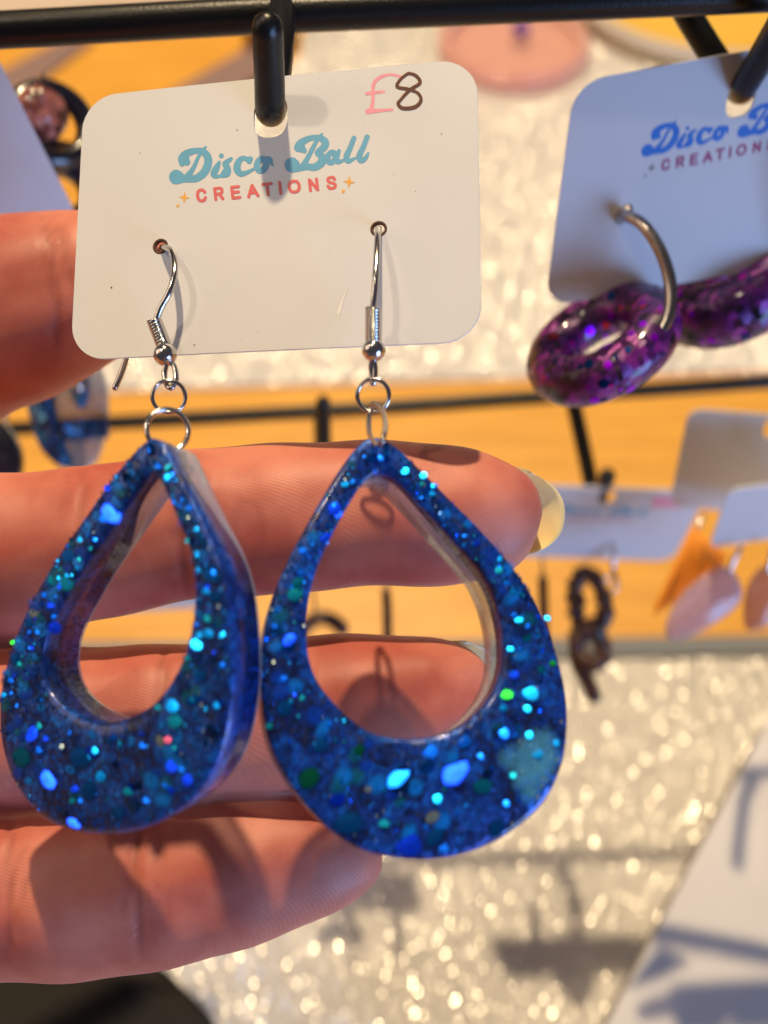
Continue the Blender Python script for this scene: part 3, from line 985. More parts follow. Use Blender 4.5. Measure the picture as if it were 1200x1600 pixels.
outer_R = [(590, 682), (620, 697), (650, 725), (700, 775), (750, 825), (800, 882), (840, 942), (868, 1010), (885, 1080), (888, 1140), (878, 1200), (850, 1255), (800, 1300), (740, 1330), (680, 1343), (620, 1341), (560, 1325), (510, 1290), (465, 1240), (430, 1180), (412, 1110), (408, 1040), (415, 980), (435, 912), (464, 850), (502, 782), (538, 724), (565, 692)]
inner_R = [(594, 738), (622, 750), (650, 778), (706, 838), (760, 902), (784, 966), (789, 1032), (772, 1084), (732, 1128), (680, 1150), (619, 1153), (575, 1141), (531, 1106), (496, 1062), (481, 1010), (483, 940), (500, 879), (527, 822), (553, 776), (574, 748)]
fl_R = [(598,190,16,'cyan',.9),(627,255,15,'cyan',.8),(593,218,12,'teal',.5),(638,228,14,'azure',.6),(318,222,14,'cyan',.6),(278,308,25,'blue',.8),(248,410,22,'blue',.7),(168,458,15,'azure',.8),(457,132,12,'azure',.6),(140,612,30,'teal',.4),(150,570,26,'teal',.2),(66,728,14,'azure',.8),(120,775,30,'blue',.8),(94,913,20,'azure',.9),(867,487,14,'cyan',.9),(867,527,14,'teal',.7),(787,433,12,'blue',.5),(922,600,12,'azure',.4),(945,612,12,'teal',.3),(922,688,14,'azure',.8),(967,727,14,'azure',.9),(1040,700,12,'cyan',.9),(908,810,15,'cyan',.9),(1060,860,12,'green',.5),(893,972,25,'green',1.),(978,965,30,'cyan',.8),(968,1022,18,'cyan',.9),(922,900,20,'blue',.7),(883,1020,16,'cyan',.7),(883,1107,28,'azure',.9),(975,1115,16,'cyan',.9),(1070,1145,16,'cyan',.9),(1003,1180,24,'cyan',.7),(743,1140,26,'azure',.7),(624,1175,28,'azure',.9),(508,1265,46,'azure',1.),(710,1245,54,'blue',1.),(810,1300,42,'teal',.25),(647,1343,20,'cyan',.9),(455,1432,22,'teal',1.),(540,1505,50,'blue',.7),(670,1520,18,'azure',.9),(262,1077,16,'azure',.7),(190,1270,42,'dgreen',.2),(290,1345,28,'blue',.3),(330,1430,55,'deep',.4),(917,1258,14,'teal',1.),(893,1360,14,'azure',.9),(630,1410,26,'grey',.2),(400,1310,14,'grey',.4),(165,985,12,'teal',.6),(48,1085,16,'teal',.6),(370,1170,22,'dgreen',.2),
 (100,1020,30,'deep',.3),(230,1150,34,'deep',.3),(640,1480,40,'deep',.3),(860,1450,40,'deep',.2)]
def inside(px, py, poly):
    c = False
    for (x1, y1), (x2, y2) in zip(poly, poly[1:] + poly[:1]):
        if (y1 > py) != (y2 > py) and px < (x2 - x1) * (py - y1) / (y2 - y1) + x1: c = not c
    return c
fl_R += [(975, 1150, 62, 'veil_glare', .1), (1010, 1235, 70, 'veil_glare', .1), (955, 1270, 52, 'veil_glare', .1), (1030, 1130, 48, 'veil_glare', .1), (985, 1320, 46, 'veil_glare', .1), (900, 1190, 60, 'veil_glare', .05), (1000, 1180, 90, 'veil_glare', .05), (985, 1260, 95, 'veil_glare', .05), (1040, 1200, 60, 'veil_glare', .05), (940, 1220, 70, 'veil_glare', .05), (70, 800, 30, 'veil_azure', .2), (90, 960, 44, 'veil_blue', .2)]
while len(fl_R) < 175:   # with the pale veils, fine flakes imitate resin glare at the lower right
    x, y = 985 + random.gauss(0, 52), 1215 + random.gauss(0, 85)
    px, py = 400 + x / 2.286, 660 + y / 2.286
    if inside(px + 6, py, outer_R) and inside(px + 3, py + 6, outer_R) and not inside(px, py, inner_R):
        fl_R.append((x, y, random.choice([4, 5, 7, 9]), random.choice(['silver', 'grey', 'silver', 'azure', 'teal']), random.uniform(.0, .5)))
outer_L = [(236, 684), (212, 701), (170, 751), (127, 813), (85, 873), (47, 940), (21, 1000), (4, 1055), (-3, 1110), (2, 1170), (25, 1233), (63, 1277), (106, 1297), (165, 1304), (225, 1294), (285, 1262), (328, 1210), (350, 1150), (360, 1085), (361, 1021), (354, 936), (336, 868), (310, 808), (287, 760), (265, 717), (252, 692)]
inner_L = [(236, 737), (214, 765), (168, 830), (125, 893), (98, 940), (75, 985), (65, 1030), (72, 1072), (95, 1103), (130, 1124), (165, 1131), (205, 1120), (240, 1098), (272, 1055), (293, 1000), (302, 936), (298, 873), (281, 826), (262, 780), (247, 748)]
fl_L = [(620,200,14,'cyan',.9),(430,200,9,'cyan',.9),(640,245,8,'teal',.6),(672,284,9,'azure',.8),(420,335,42,'blue',1.),(390,355,24,'azure',1.),(215,508,8,'cyan',.7),(220,570,10,'cyan',.9),(195,580,26,'teal',.3),(250,590,32,'teal',.3),(195,670,18,'blue',.7),(202,712,14,'azure',.9),(205,755,34,'blue',.3),(130,700,28,'grey',.1),(770,775,24,'cyan',.8),(730,815,26,'cyan',1.),(820,780,14,'cyan',.9),(695,865,14,'teal',.9),(820,890,12,'azure',.6),(583,1047,15,'teal',.9),(640,1040,32,'cyan',.6),(650,1095,32,'teal',.5),(713,1015,14,'teal',1.),(800,1040,17,'cyan',.9),(18,1000,12,'cyan',.9),(50,808,9,'green',1.),(130,1140,36,'blue',.8),(150,1200,18,'azure',.6),(80,1230,46,'teal',.02),(190,1310,40,'blue',1.),(353,1205,14,'cyan',.9),(375,1300,24,'cyan',.7),(475,1355,20,'teal',.5),(640,1260,30,'blue',1.),(695,1312,26,'blue',.9),(632,1350,20,'blue',.5),(280,1470,26,'blue',1.),(280,1345,16,'blue',.9),(270,1390,14,'teal',.7),(622,1165,15,'pink',.6),(590,1170,24,'grey',.1),(230,1190,12,'silver',.6),(300,1230,50,'deep',.3),(330,1350,44,'deep',.2),(780,560,40,'deep',.3),(790,640,36,'deep',.2),(740,930,30,'deep',.3),(60,870,26,'deep',.3),(255,490,36,'deep',.3),(65,1040,10,'azure',.8)]

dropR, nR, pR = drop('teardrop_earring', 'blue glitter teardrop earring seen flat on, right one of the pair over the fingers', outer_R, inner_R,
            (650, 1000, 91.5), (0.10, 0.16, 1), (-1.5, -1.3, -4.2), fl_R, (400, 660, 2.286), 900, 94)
dropL, nL, pL = drop('teardrop_earring', 'blue glitter teardrop earring turned to show its clear side wall, left of the pair', outer_L, inner_L,
            (190, 1000, 91.5), (-0.5, 0.03, 0.86), (2.5, -0.2, -3.8), fl_L, (0, 660, 2.352), 1200, 185, (0.35, 0.93))

def px_tube(name, pts, r, parent, mat=None, closed=False, n=7, seg=12):
    q = [tuple(P(*p)) for p in pts]
    q = spline(q, n, closed)
    return tube(name, q, r, mat or M['steel'], parent, seg, closed)

def px_ring(name, cx, cy, d, r_mm, wire_mm, nrm, parent, squash=1.0, mat=None):
    V, F = torus_geo(P(cx, cy, d), cdir(*nrm), r_mm / 1000, wire_mm / 1000, 36, 10, squash)
    return mesh_obj(name, V, F, mat or M['steel'], parent)

def coil(name, a, b, r, wire, turns, parent):
    a, b = P(*a), P(*b)
    ax = (b - a).normalized(); u = ax.cross(Vector((0.2, 0.4, 0.9))).normalized(); v = ax.cross(u)
    n = turns * 12
    pts = [a.lerp(b, k / n) + (u * math.cos(2 * math.pi * k / 12) + v * math.sin(2 * math.pi * k / 12)) * r for k in range(n + 1)]
    return tube(name, pts, wire, M['steel'], parent, 8)

# left: hook wire passes the card, comes forward and down to the coil, bead, loop and rings
def w_tube(name, pts, r, parent, mat=None, closed=False, n=7, seg=12):
    return tube(name, spline([tuple(p) for p in pts], n, closed), r, mat or M['steel'], parent, seg, closed)
def C_(x, y, o): return PC(MAIN, x, y, o)
def dmm(v): return (CAMP - v).dot(BACKv) * 1000
w_tube('ear_wire', [C_(180, 606, -5.5), C_(194, 570, -5.6), C_(220, 480, -5.4), C_(240, 415, -3.6), C_(250, 391, -1.0), C_(257, 387, 0.7), C_(268, 392, 2.0), C_(273, 410, 2.9), C_(272, 432, 3.4), C_(264, 458, 3.5), C_(251, 482, 3.2), C_(243, 504, 2.9)], 0.00036, dropL)
def coil_w(a, b, r, wire, turns, parent):
    ax = (b - a).normalized(); u = ax.cross(Vector((0.2, 0.4, 0.9))).normalized(); v = ax.cross(u)
    n = turns * 12
    pts = [a.lerp(b, k / n) + (u * math.cos(2 * math.pi * k / 12) + v * math.sin(2 * math.pi * k / 12)) * r for k in range(n + 1)]
    return tube('wire_coil', pts, wire, M['steel'], parent, 8)
coil_w(C_(241, 501, 2.9), C_(256, 540, 2.9), 0.00060, 0.00022, 9, dropL)
ball('bead', C_(258, 554, 3.0), 0.00122, M['steel'], dropL)
w_tube('wire_loop', [C_(262, 566, 3.0), C_(257, 584, 3.0), C_(261, 602, 3.1), C_(268, 606, 3.2), C_(275, 592, 3.0), C_(272, 572, 2.9)], 0.0003, dropL, closed=True)
def ring_w(c, r_mm, wire_mm, nrm, parent, squash=1.0):
    V, F = torus_geo(c, cdir(*nrm), r_mm / 1000, wire_mm / 1000, 36, 10, squash)
    return mesh_obj('jump_ring', V, F, M['steel'], parent)
ring_w(C_(264, 620, 3.2), 1.66, 0.22, (0.15, 0, 1), dropL)
ring_w(P(262, 672, 95.5), 2.05, 0.25, (0.35, 0.25, 0.9), dropL, 0.94)
# right
w_tube('ear_wire', [C_(588, 500, -5.5), C_(592, 440, -5.4), C_(594, 396, -4.0), C_(593, 368, -1.5), C_(592, 358, 0.2), C_(591, 360, 1.5), C_(590, 372, 2.6), C_(589, 395, 3.6), C_(587, 430, 4.4), C_(585, 460, 4.4), C_(582, 484, 4.0)], 0.00034, dropR)
coil_w(C_(583, 482, 4.0), C_(583, 533, 3.6), 0.00060, 0.00023, 10, dropR)
ball('bead', C_(584, 547, 3.4), 0.00117, M['steel'], dropR)
w_tube('wire_loop', [C_(583, 562, 3.2), C_(586, 575, 3.0), C_(585, 594, 2.8), C_(582, 599, 2.7), C_(581, 585, 2.8), C_(580, 570, 3.0)], 0.00028, dropR, closed=True)
ring_w(C_(583, 618, 2.6), 1.62, 0.23, (-0.25, -0.1, 1), dropR)
w_tube('jump_ring', [P(584, 632, 98.5), P(596, 640, 96.5), P(602, 662, 93), P(598, 686, 90.3), P(590, 696, 92.0), P(578, 680, 96.0), P(576, 655, 98.6), P(579, 638, 99.4)], 0.00026, dropR, M['gun'], closed=True)

# ---------------------------------------------------------------- purple hoops
M['purple'] = resin_glitter('purple_glitter_resin', (0.006, 0.0008, 0.014), (0.075, 0.003, 0.12), (0.30, 0.018, 0.28), cell=0.0013, tiltk=0.5)

def hoop(label, c, Rr, tk, nrm, hoop_pts, seedn, group='purple glitter hoop earrings'):
    outer_r = 0.001 * dmm(c) * Rr / FPX
    Rr, rr = outer_r * (1 - tk), outer_r * tk
    root = empty('hoop_earring', c, label, 'earring', group)
    V, F = torus_geo(c, cdir(*nrm), Rr, rr, 48, 20)
    mesh_obj('resin_ring', V, F, M['purple'], root)
    w_tube('hoop_wire', hoop_pts, 0.00088, root, M['gun'], n=8)
    rnd = random.Random(seedn)
    nn0 = cdir(*nrm).normalized()
    u = nn0.cross(Vector((0, 0, 1))).normalized(); v = nn0.cross(u)
    k = 0
    while k < 52:
        a = rnd.uniform(0, 2 * math.pi); b = rnd.uniform(0, 2 * math.pi)
        rad = u * math.cos(a) + v * math.sin(a)
        nn = rad * math.cos(b) + nn0 * math.sin(b)
        if nn.dot(BACKv) < 0.1: continue
        k += 1
        q = c + rad * Rr + nn * (rr + 0.00003)
        s = rnd.choice([0.0003, 0.00045, 0.0006, 0.0008])
        key = rnd.choice(['violet', 'magenta', 'violet', 'violet', 'navy', 'red', 'navy'])
        o = bpy.data.objects.new('glitter_flake', FLK[(key, 'round' if s < .0006 else 'hex')])
        COL.objects.link(o); o.parent = root; o.location = q - wloc(root)
        o.rotation_mode = 'QUATERNION'; o.rotation_quaternion = nn.to_track_quat('Z', 'Y'); o.scale = (s, s, s)
    return root
def Rr_(x, y, o): return PC(RC, x, y, o)
hoop('purple glitter ring on a dark silver hoop, whole, below the blue shaded card', Rr_(941, 537, 6.0), 127, .312, (-0.52, 0.68, 0.52),
     [Rr_(964, 352, -3), Rr_(968, 342, -0.5), Rr_(977, 337, 1.5), Rr_(1004, 351, 4.5), Rr_(1031, 390, 7.4), Rr_(1047, 440, 10), Rr_(1045, 490, 12.5), Rr_(1023, 530, 14), Rr_(990, 548, 13.8), Rr_(958, 545, 10.5)], 3)
hoop('purple glitter ring behind the blue card, cut by the right picture edge', Rr_(1142, 446, -6.0), 126, .40, (-0.50, 0.69, 0.52),
     [Rr_(1238, 245, -1), Rr_(1250, 240, 1.5), Rr_(1285, 275, 5), Rr_(1300, 330, 6), Rr_(1290, 400, 5), Rr_(1250, 455, 1), Rr_(1200, 470, -1.5), Rr_(1168, 462, -2.5)], 4)

# ================================================================== hand
SK = []
def finger(pts):
    """pts: (px, py, depth, half-width px, flat) -> closed loft"""
    q = spline(pts, 6)
    V, F = [], []
    C = [P(a[0], a[1], a[2]) for a in q]
    seg = 24
    n = len(q)
    for i in range(n):
        t = (C[min(i + 1, n - 1)] - C[max(i - 1, 0)]).normalized()
        z = (BACKv - t * BACKv.dot(t)).normalized()
        s = z.cross(t).normalized()
        r = q[i][3] / FPX * q[i][2] / 1000
        fl = q[i][4]
        for k in range(seg):
            a = 2 * math.pi * k / seg
            V.append(C[i] + s * math.cos(a) * r + z * math.sin(a) * r * fl)
    for i in range(n - 1):
        for k in range(seg):
            F.append((i * seg + k, i * seg + (k + 1) % seg, (i + 1) * seg + (k + 1) % seg, (i + 1) * seg + k))
    F.append(tuple(range(seg))[::-1]); F.append(tuple((n - 1) * seg + k for k in range(seg)))
    return V, F

THUMB = [(-560, 900, 132, 200, .7), (-380, 740, 131, 185, .8), (-200, 590, 130, 165, .86), (-60, 510, 129.5, 154, .88), (20, 484, 129, 147, .88), (90, 462, 128.5, 136, .86), (150, 444, 128, 118, .84), (200, 430, 128, 98, .8), (245, 418, 128, 72, .78), (272, 411, 128, 44, .8), (284, 408, 128, 14, .8)]
INDEX = [(-560, 900, 126, 150, .9), (-330, 885, 122, 140, .92), (-120, 875, 119, 135, .92), (0, 869, 118.5, 131, .92), (120, 853, 118.2, 122, .92), (250, 829, 118, 118, .92), (320, 817, 118, 118, .92), (420, 812, 118, 121, .92), (540, 803, 118, 116, .9), (640, 803, 118, 113, .88), (720, 806, 118, 108, .86), (775, 812, 118, 94, .84), (812, 820, 118, 74, .82), (834, 826, 118, 46, .8), (842, 829, 118, 16, .8)]
MIDDLE = [(-560, 1130, 126, 150, .9), (-330, 1125, 122, 142, .92), (-120, 1125, 119, 136, .92), (0, 1128, 118.5, 128, .92), (150, 1128, 118.2, 120, .92), (250, 1125, 118, 119, .92), (350, 1120, 118, 116, .92), (450, 1112, 118, 117, .9), (560, 1104, 118, 115, .88), (650, 1100, 118, 109, .86), (705, 1098, 118, 97, .84), (745, 1096, 118, 76, .82), (768, 1095, 118, 48, .8), (777, 1094, 118, 16, .8)]
RING = [(-560, 1390, 127, 150, .9), (-330, 1390, 123, 145, .92), (-120, 1392, 120, 142, .92), (0, 1390, 118.5, 137, .92), (120, 1388, 118, 136, .92), (230, 1378, 118, 132, .92), (330, 1364, 118, 124, .9), (420, 1348, 118, 111, .88), (490, 1341, 118, 94, .86), (545, 1342, 118, 71, .84), (580, 1347, 118, 46, .82), (602, 1350, 118, 16, .8)]
LITTLE = [(-560, 1600, 130, 135, .9), (-400, 1660, 134, 125, .9), (-260, 1720, 142, 115, .9), (-180, 1730, 152, 108, .9), (-220, 1700, 164, 95, .9), (-330, 1640, 168, 70, .9), (-380, 1620, 168, 20, .9)]
PALM = [(-560, 1260, 128, 560, .3), (-700, 1250, 130, 580, .32), (-900, 1240, 133, 560, .36), (-1150, 1250, 136, 470, .42), (-1350, 1280, 138, 360, .52), (-1500, 1310, 140, 300, .6), (-1800, 1360, 145, 280, .66)]
def nearer(f, mm): return [(a[0], a[1], a[2] - mm, a[3], a[4]) for a in f]
INDEX = nearer(INDEX, 4.5); MIDDLE = nearer(MIDDLE, 3.5); RING = nearer(RING, 3.0)
V, F = [], []
for fdef in (THUMB, INDEX, MIDDLE, RING, LITTLE, PALM):
    v, f = finger(fdef)
    b0 = len(V)
    V += v; F += [tuple(i + b0 for i in t) for t in f]
hand_root = empty('hand', P(-700, 1250, 125), 'left hand with the palm side of its fingers behind the two blue teardrops', 'hand')
tmp = mesh_obj('skin', V, F, None, hand_root)
rm = tmp.modifiers.new('remesh', 'REMESH'); rm.mode = 'VOXEL'; rm.voxel_size = 0.00075
sm = tmp.modifiers.new('smooth', 'SMOOTH'); sm.factor = 0.6; sm.iterations = 7
dg = bpy.context.evaluated_depsgraph_get()
me2 = bpy.data.meshes.new_from_object(tmp.evaluated_get(dg))
tmp.modifiers.clear()
tmp.data = me2
n = len(me2.vertices)
co = np.empty(n * 3); me2.vertices.foreach_get('co', co); co = co.reshape(-1, 3)
ow = np.array(wloc(tmp))
W3 = co + ow
# camera-frame coordinates of every vertex (used only to lay the creases where the joints are)
rel = W3 - np.array(CAMP)
dep = -(rel @ np.array(BACKv)); PXx = 600 + rel[:, 0] / dep * FPX; PYy = 800 - (rel @ np.array(UPv)) / dep * FPX
front = dep < 120
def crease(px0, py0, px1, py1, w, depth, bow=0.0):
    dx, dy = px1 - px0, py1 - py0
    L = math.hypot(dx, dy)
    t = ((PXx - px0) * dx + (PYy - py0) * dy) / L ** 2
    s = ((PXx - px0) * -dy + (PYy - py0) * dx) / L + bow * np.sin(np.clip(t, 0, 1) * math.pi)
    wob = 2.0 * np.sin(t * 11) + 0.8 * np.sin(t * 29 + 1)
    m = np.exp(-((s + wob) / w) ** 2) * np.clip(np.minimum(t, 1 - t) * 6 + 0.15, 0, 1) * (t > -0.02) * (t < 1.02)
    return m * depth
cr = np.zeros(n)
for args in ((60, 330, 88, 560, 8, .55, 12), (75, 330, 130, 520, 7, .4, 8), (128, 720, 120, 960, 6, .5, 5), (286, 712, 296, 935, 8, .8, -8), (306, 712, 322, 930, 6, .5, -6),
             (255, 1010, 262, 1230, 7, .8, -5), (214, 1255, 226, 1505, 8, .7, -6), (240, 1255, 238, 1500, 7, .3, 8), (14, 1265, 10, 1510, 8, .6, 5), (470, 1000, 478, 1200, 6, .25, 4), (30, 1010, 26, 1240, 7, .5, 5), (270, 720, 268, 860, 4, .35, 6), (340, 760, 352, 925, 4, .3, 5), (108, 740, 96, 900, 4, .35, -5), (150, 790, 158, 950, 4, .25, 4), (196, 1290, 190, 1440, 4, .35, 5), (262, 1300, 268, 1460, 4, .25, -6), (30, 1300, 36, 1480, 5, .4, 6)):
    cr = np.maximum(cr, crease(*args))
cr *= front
nr = np.empty(n * 3); me2.vertices.foreach_get('normal', nr); nr = nr.reshape(-1, 3)
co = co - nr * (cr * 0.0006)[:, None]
# soft unevenness of flesh
co = co + nr * (0.0002 * np.sin(PXx / 37.0 + PYy / 51.0) * np.sin(PYy / 29.0 - PXx / 83.0))[:, None]
me2.vertices.foreach_set('co', co.ravel())
at = me2.attributes.new('crease', 'FLOAT', 'POINT'); at.data.foreach_set('value', cr.astype(np.float32))
me2.polygons.foreach_set('use_smooth', [True] * len(me2.polygons))
me2.update()

m, nt, N_, L_, b = new_mat('skin')
tc = N_.new('ShaderNodeTexCoord')
nz = N_.new('ShaderNodeTexNoise'); nz.inputs['Scale'].default_value = 95; nz.inputs['Detail'].default_value = 7
L_.new(tc.outputs['Object'], nz.inputs['Vector'])
ramp = N_.new('ShaderNodeValToRGB')
ramp.color_ramp.elements[0].position = .36; ramp.color_ramp.elements[0].color = (0.42, 0.100, 0.073, 1)
ramp.color_ramp.elements[1].position = .64; ramp.color_ramp.elements[1].color = (0.60, 0.215, 0.155, 1)
L_.new(nz.outputs['Fac'], ramp.inputs['Fac'])
atn = N_.new('ShaderNodeAttribute'); atn.attribute_name = 'crease'
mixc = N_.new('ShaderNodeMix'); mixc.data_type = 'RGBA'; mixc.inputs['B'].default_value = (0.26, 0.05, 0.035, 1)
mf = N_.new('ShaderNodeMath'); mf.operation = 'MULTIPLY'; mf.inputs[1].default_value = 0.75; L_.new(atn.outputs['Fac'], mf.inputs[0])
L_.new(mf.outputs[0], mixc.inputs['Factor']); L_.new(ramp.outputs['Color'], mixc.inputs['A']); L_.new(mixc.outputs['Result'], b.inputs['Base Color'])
b.inputs['Roughness'].default_value = 0.48
b.inputs['Specular IOR Level'].default_value = 0.35
b.inputs['Subsurface Weight'].default_value = 0.35
b.inputs['Subsurface Radius'].default_value = (1.0, 0.35, 0.2)
b.inputs['Subsurface Scale'].default_value = 0.0022
# friction ridges + pores
mp = N_.new('ShaderNodeMapping'); mp.inputs['Rotation'].default_value = (0.3, 0.1, 0.25)
L_.new(tc.outputs['Object'], mp.inputs['Vector'])
wv = N_.new('ShaderNodeTexWave'); wv.wave_type = 'BANDS'; wv.bands_direction = 'Y'; wv.inputs['Scale'].default_value = 1050
wv.inputs['Distortion'].default_value = 6; wv.inputs['Detail'].default_value = 1; wv.inputs['Detail Scale'].default_value = 0.12
L_.new(mp.outputs['Vector'], wv.inputs['Vector'])
n2 = N_.new('ShaderNodeTexNoise'); n2.inputs['Scale'].default_value = 1; n2.inputs['Detail'].default_value = 5
mp2 = N_.new('ShaderNodeMapping'); mp2.inputs['Scale'].default_value = (1500, 420, 420)
L_.new(tc.outputs['Object'], mp2.inputs['Vector']); L_.new(mp2.outputs['Vector'], n2.inputs['Vector'])
n3 = N_.new('ShaderNodeTexVoronoi'); n3.inputs['Scale'].default_value = 420; L_.new(tc.outputs['Object'], n3.inputs['Vector'])
msk = N_.new('ShaderNodeMapRange'); msk.inputs['From Min'].default_value = 0.42; msk.inputs['From Max'].default_value = 0.6
L_.new(nz.outputs['Fac'], msk.inputs['Value'])
wm = N_.new('ShaderNodeMath'); wm.operation = 'MULTIPLY'; L_.new(wv.outputs['Fac'], wm.inputs[0]); L_.new(msk.outputs['Result'], wm.inputs[1])
s1 = N_.new('ShaderNodeMath'); s1.operation = 'MULTIPLY_ADD'; s1.inputs[1].default_value = 0.4
L_.new(wm.outputs[0], s1.inputs[0]); L_.new(n2.outputs['Fac'], s1.inputs[2])
s2 = N_.new('ShaderNodeMath'); s2.operation = 'MULTIPLY_ADD'; s2.inputs[1].default_value = 0.35
L_.new(n3.outputs['Distance'], s2.inputs[0]); L_.new(s1.outputs[0], s2.inputs[2])
bp = N_.new('ShaderNodeBump'); bp.inputs['Strength'].default_value = 0.28; bp.inputs['Distance'].default_value = 0.0001
L_.new(s2.outputs[0], bp.inputs['Height']); L_.new(bp.outputs['Normal'], b.inputs['Normal'])
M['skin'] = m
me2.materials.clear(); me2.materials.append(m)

def nail(cx, cy, d, wpx, lpx, ang, tilt):
    """thin curved nail plate reaching past the fingertip, back side away from the camera"""
    V, F = [], []
    nu, nv = 14, 12
    k = d / 1000 / FPX
    for side in (0, 1):
        for i in range(nu + 1):
            u = -1 + 2 * i / nu
            for j in range(nv + 1):
                v = j / nv
                hw = wpx / 2 * (1 - 0.12 * v)
                L = lpx * math.sqrt(max(0.0, 1 - (abs(u) ** 2.4) * 0.82 * (0.2 + 0.8 * v)))
                x = L * v; y = hw * u
                zoff = -0.0035 - 0.0022 * v * tilt + (0.0030 * (1 - math.sqrt(1 - 0.8 * u * u)) * 1.6) - side * 0.0004
                X = x * math.cos(ang) - y * math.sin(ang); Y = x * math.sin(ang) + y * math.cos(ang)
                V.append(P(cx + X, cy + Y, d) + BACKv * zoff)
    m_ = (nu + 1) * (nv + 1)
    for s in (0, 1):
        for i in range(nu):
            for j in range(nv):
                a = s * m_ + i * (nv + 1) + j
                q = (a, a + 1, a + nv + 2, a + nv + 1)
                F.append(q if s else q[::-1])
    rim = [i * (nv + 1) + nv for i in range(nu + 1)]
    for a, b_ in zip(rim[:-1], rim[1:]): F.append((a, b_, b_ + m_, a + m_))
    for j in range(nv):
        F.append((j, j + 1, j + 1 + m_, j + m_)); e = nu * (nv + 1) + j; F.append((e, e + 1, e + 1 + m_, e + m_))
    return mesh_obj('fingernail', V, F, M['nail'], hand_root)
nail(772, 800, 113.0, 152, 120, R(4), 0.1)
nail(706, 1078, 114.5, 150, 84, R(-10), 0.4)
nail(540, 1345, 115, 90, 40, R(0), 0.4)
nail(200, 425, 131, 120, 90, R(-12), 0.4)

# ================================================================== things behind
# left: dark iridescent earring
M['irid'] = resin_glitter('dark_copper_glitter_resin', (0.02, 0.005, 0.01), (0.18, 0.045, 0.04), (0.6, 0.2, 0.14), cell=0.002)
M['blackresin'] = plain('black_resin', (0.006, 0.006, 0.012), rough=0.25, coat=0.6)
e = empty('resin_earring', P(75, 140, 170), 'black ring earring around a coppery glitter bead behind the lavender card corner', 'earring')
V, F = torus_geo(P(80, 195, 178), cdir(0.5, 0.1, 0.8), 0.0062, 0.0019, 36, 12)
mesh_obj('black_ring', V, F, M['blackresin'], e)
ball('glitter_bead', P(64, 178, 177), 0.0046, M['irid'], e, noise=0.05)
px_tube('ear_wire', [(74, 150, 178), (72, 135, 178), (66, 118, 180), (60, 130, 182)], 0.0004, e)
e = empty('resin_earring', P(90, 250, 185), 'dark navy resin earring hanging between the thumb and the lavender card corner', 'earring')
V, F = torus_geo(P(100, 300, 186), cdir(0.55, 0.1, 0.8), 0.0062, 0.0034, 36, 14)
mesh_obj('resin_ring', V, F, plain('navy_resin', (0.004, 0.008, 0.03), rough=0.25, coat=0.7), e)
px_tube('ear_wire', [(95, 250, 186), (92, 236, 186), (84, 228, 188), (80, 240, 190)], 0.0004, e)

# left middle: clear and blue resin earring
M['blueband'] = resin_glitter('blue_band_resin', (0.002, 0.012, 0.05), (0.004, 0.05, 0.16), (0.02, 0.2, 0.35), cell=0.0012)
M['clear2'] = clear_resin('milky_clear_resin', (0.85, 0.82, 0.80), alpha=0.5, body=(0.50, 0.42, 0.36))
e = empty('resin_earring', P(110, 570, 200), 'clear and blue resin oval earring hanging below the thumb, out of focus', 'earring')
pl0, pln = P(105, 640, 205), cdir(0.15, 0.1, 1).normalized()
def pl(px, p0=pl0, n_=pln): return [on_plane(x, y, p0, n_) for x, y in px]
V, F = slab_geo(pl(spline([(150, 560), (165, 610), (162, 670), (150, 715), (128, 735), (100, 728), (72, 690), (56, 640), (58, 590), (80, 555), (115, 545)], 5, True)), cdir(0, 0, -0.003))
mesh_obj('clear_oval', V, F, M['clear2'], e)
V, F = slab_geo(pl(spline([(58, 575), (78, 588), (84, 640), (98, 690), (112, 728), (90, 728), (62, 700), (44, 650), (38, 600)], 5, True), pl0 + BACKv * 0.001), cdir(0, 0, -0.003))
mesh_obj('blue_edge', V, F, M['blueband'], e)
V, F = slab_geo(pl([(88, 655), (168, 650), (168, 684), (92, 690)], pl0 + BACKv * 0.0012), cdir(0, 0, -0.002))
mesh_obj('blue_band', V, F, M['blueband'], e, smooth=False)
V, F = slab_geo(pl(spline([(122, 575), (136, 595), (134, 625), (124, 638), (112, 622), (108, 595)], 5, True), pl0 + BACKv * 0.0015), cdir(0, 0, -0.002))
mesh_obj('blue_drop', V, F, M['blueband'], e)
ball('bead', P(122, 603, 201), 0.0013, M['steel'], e)  # small bright ball standing in for a white highlight
e = empty('resin_earring', P(10, 680, 205), 'nearly black resin earring at the left edge beside the clear and blue oval', 'earring')
V, F = slab_geo(pl(spline([(-60, 640), (-10, 650), (24, 690), (30, 735), (0, 770), (-50, 760)], 5, True)), cdir(0, 0, -0.003))
mesh_obj('resin_oval', V, F, M['blackresin'], e)
px_tube('ear_wire', [(10, 655, 203), (8, 640, 203), (4, 600, 205), (10, 590, 207)], 0.0004, e)

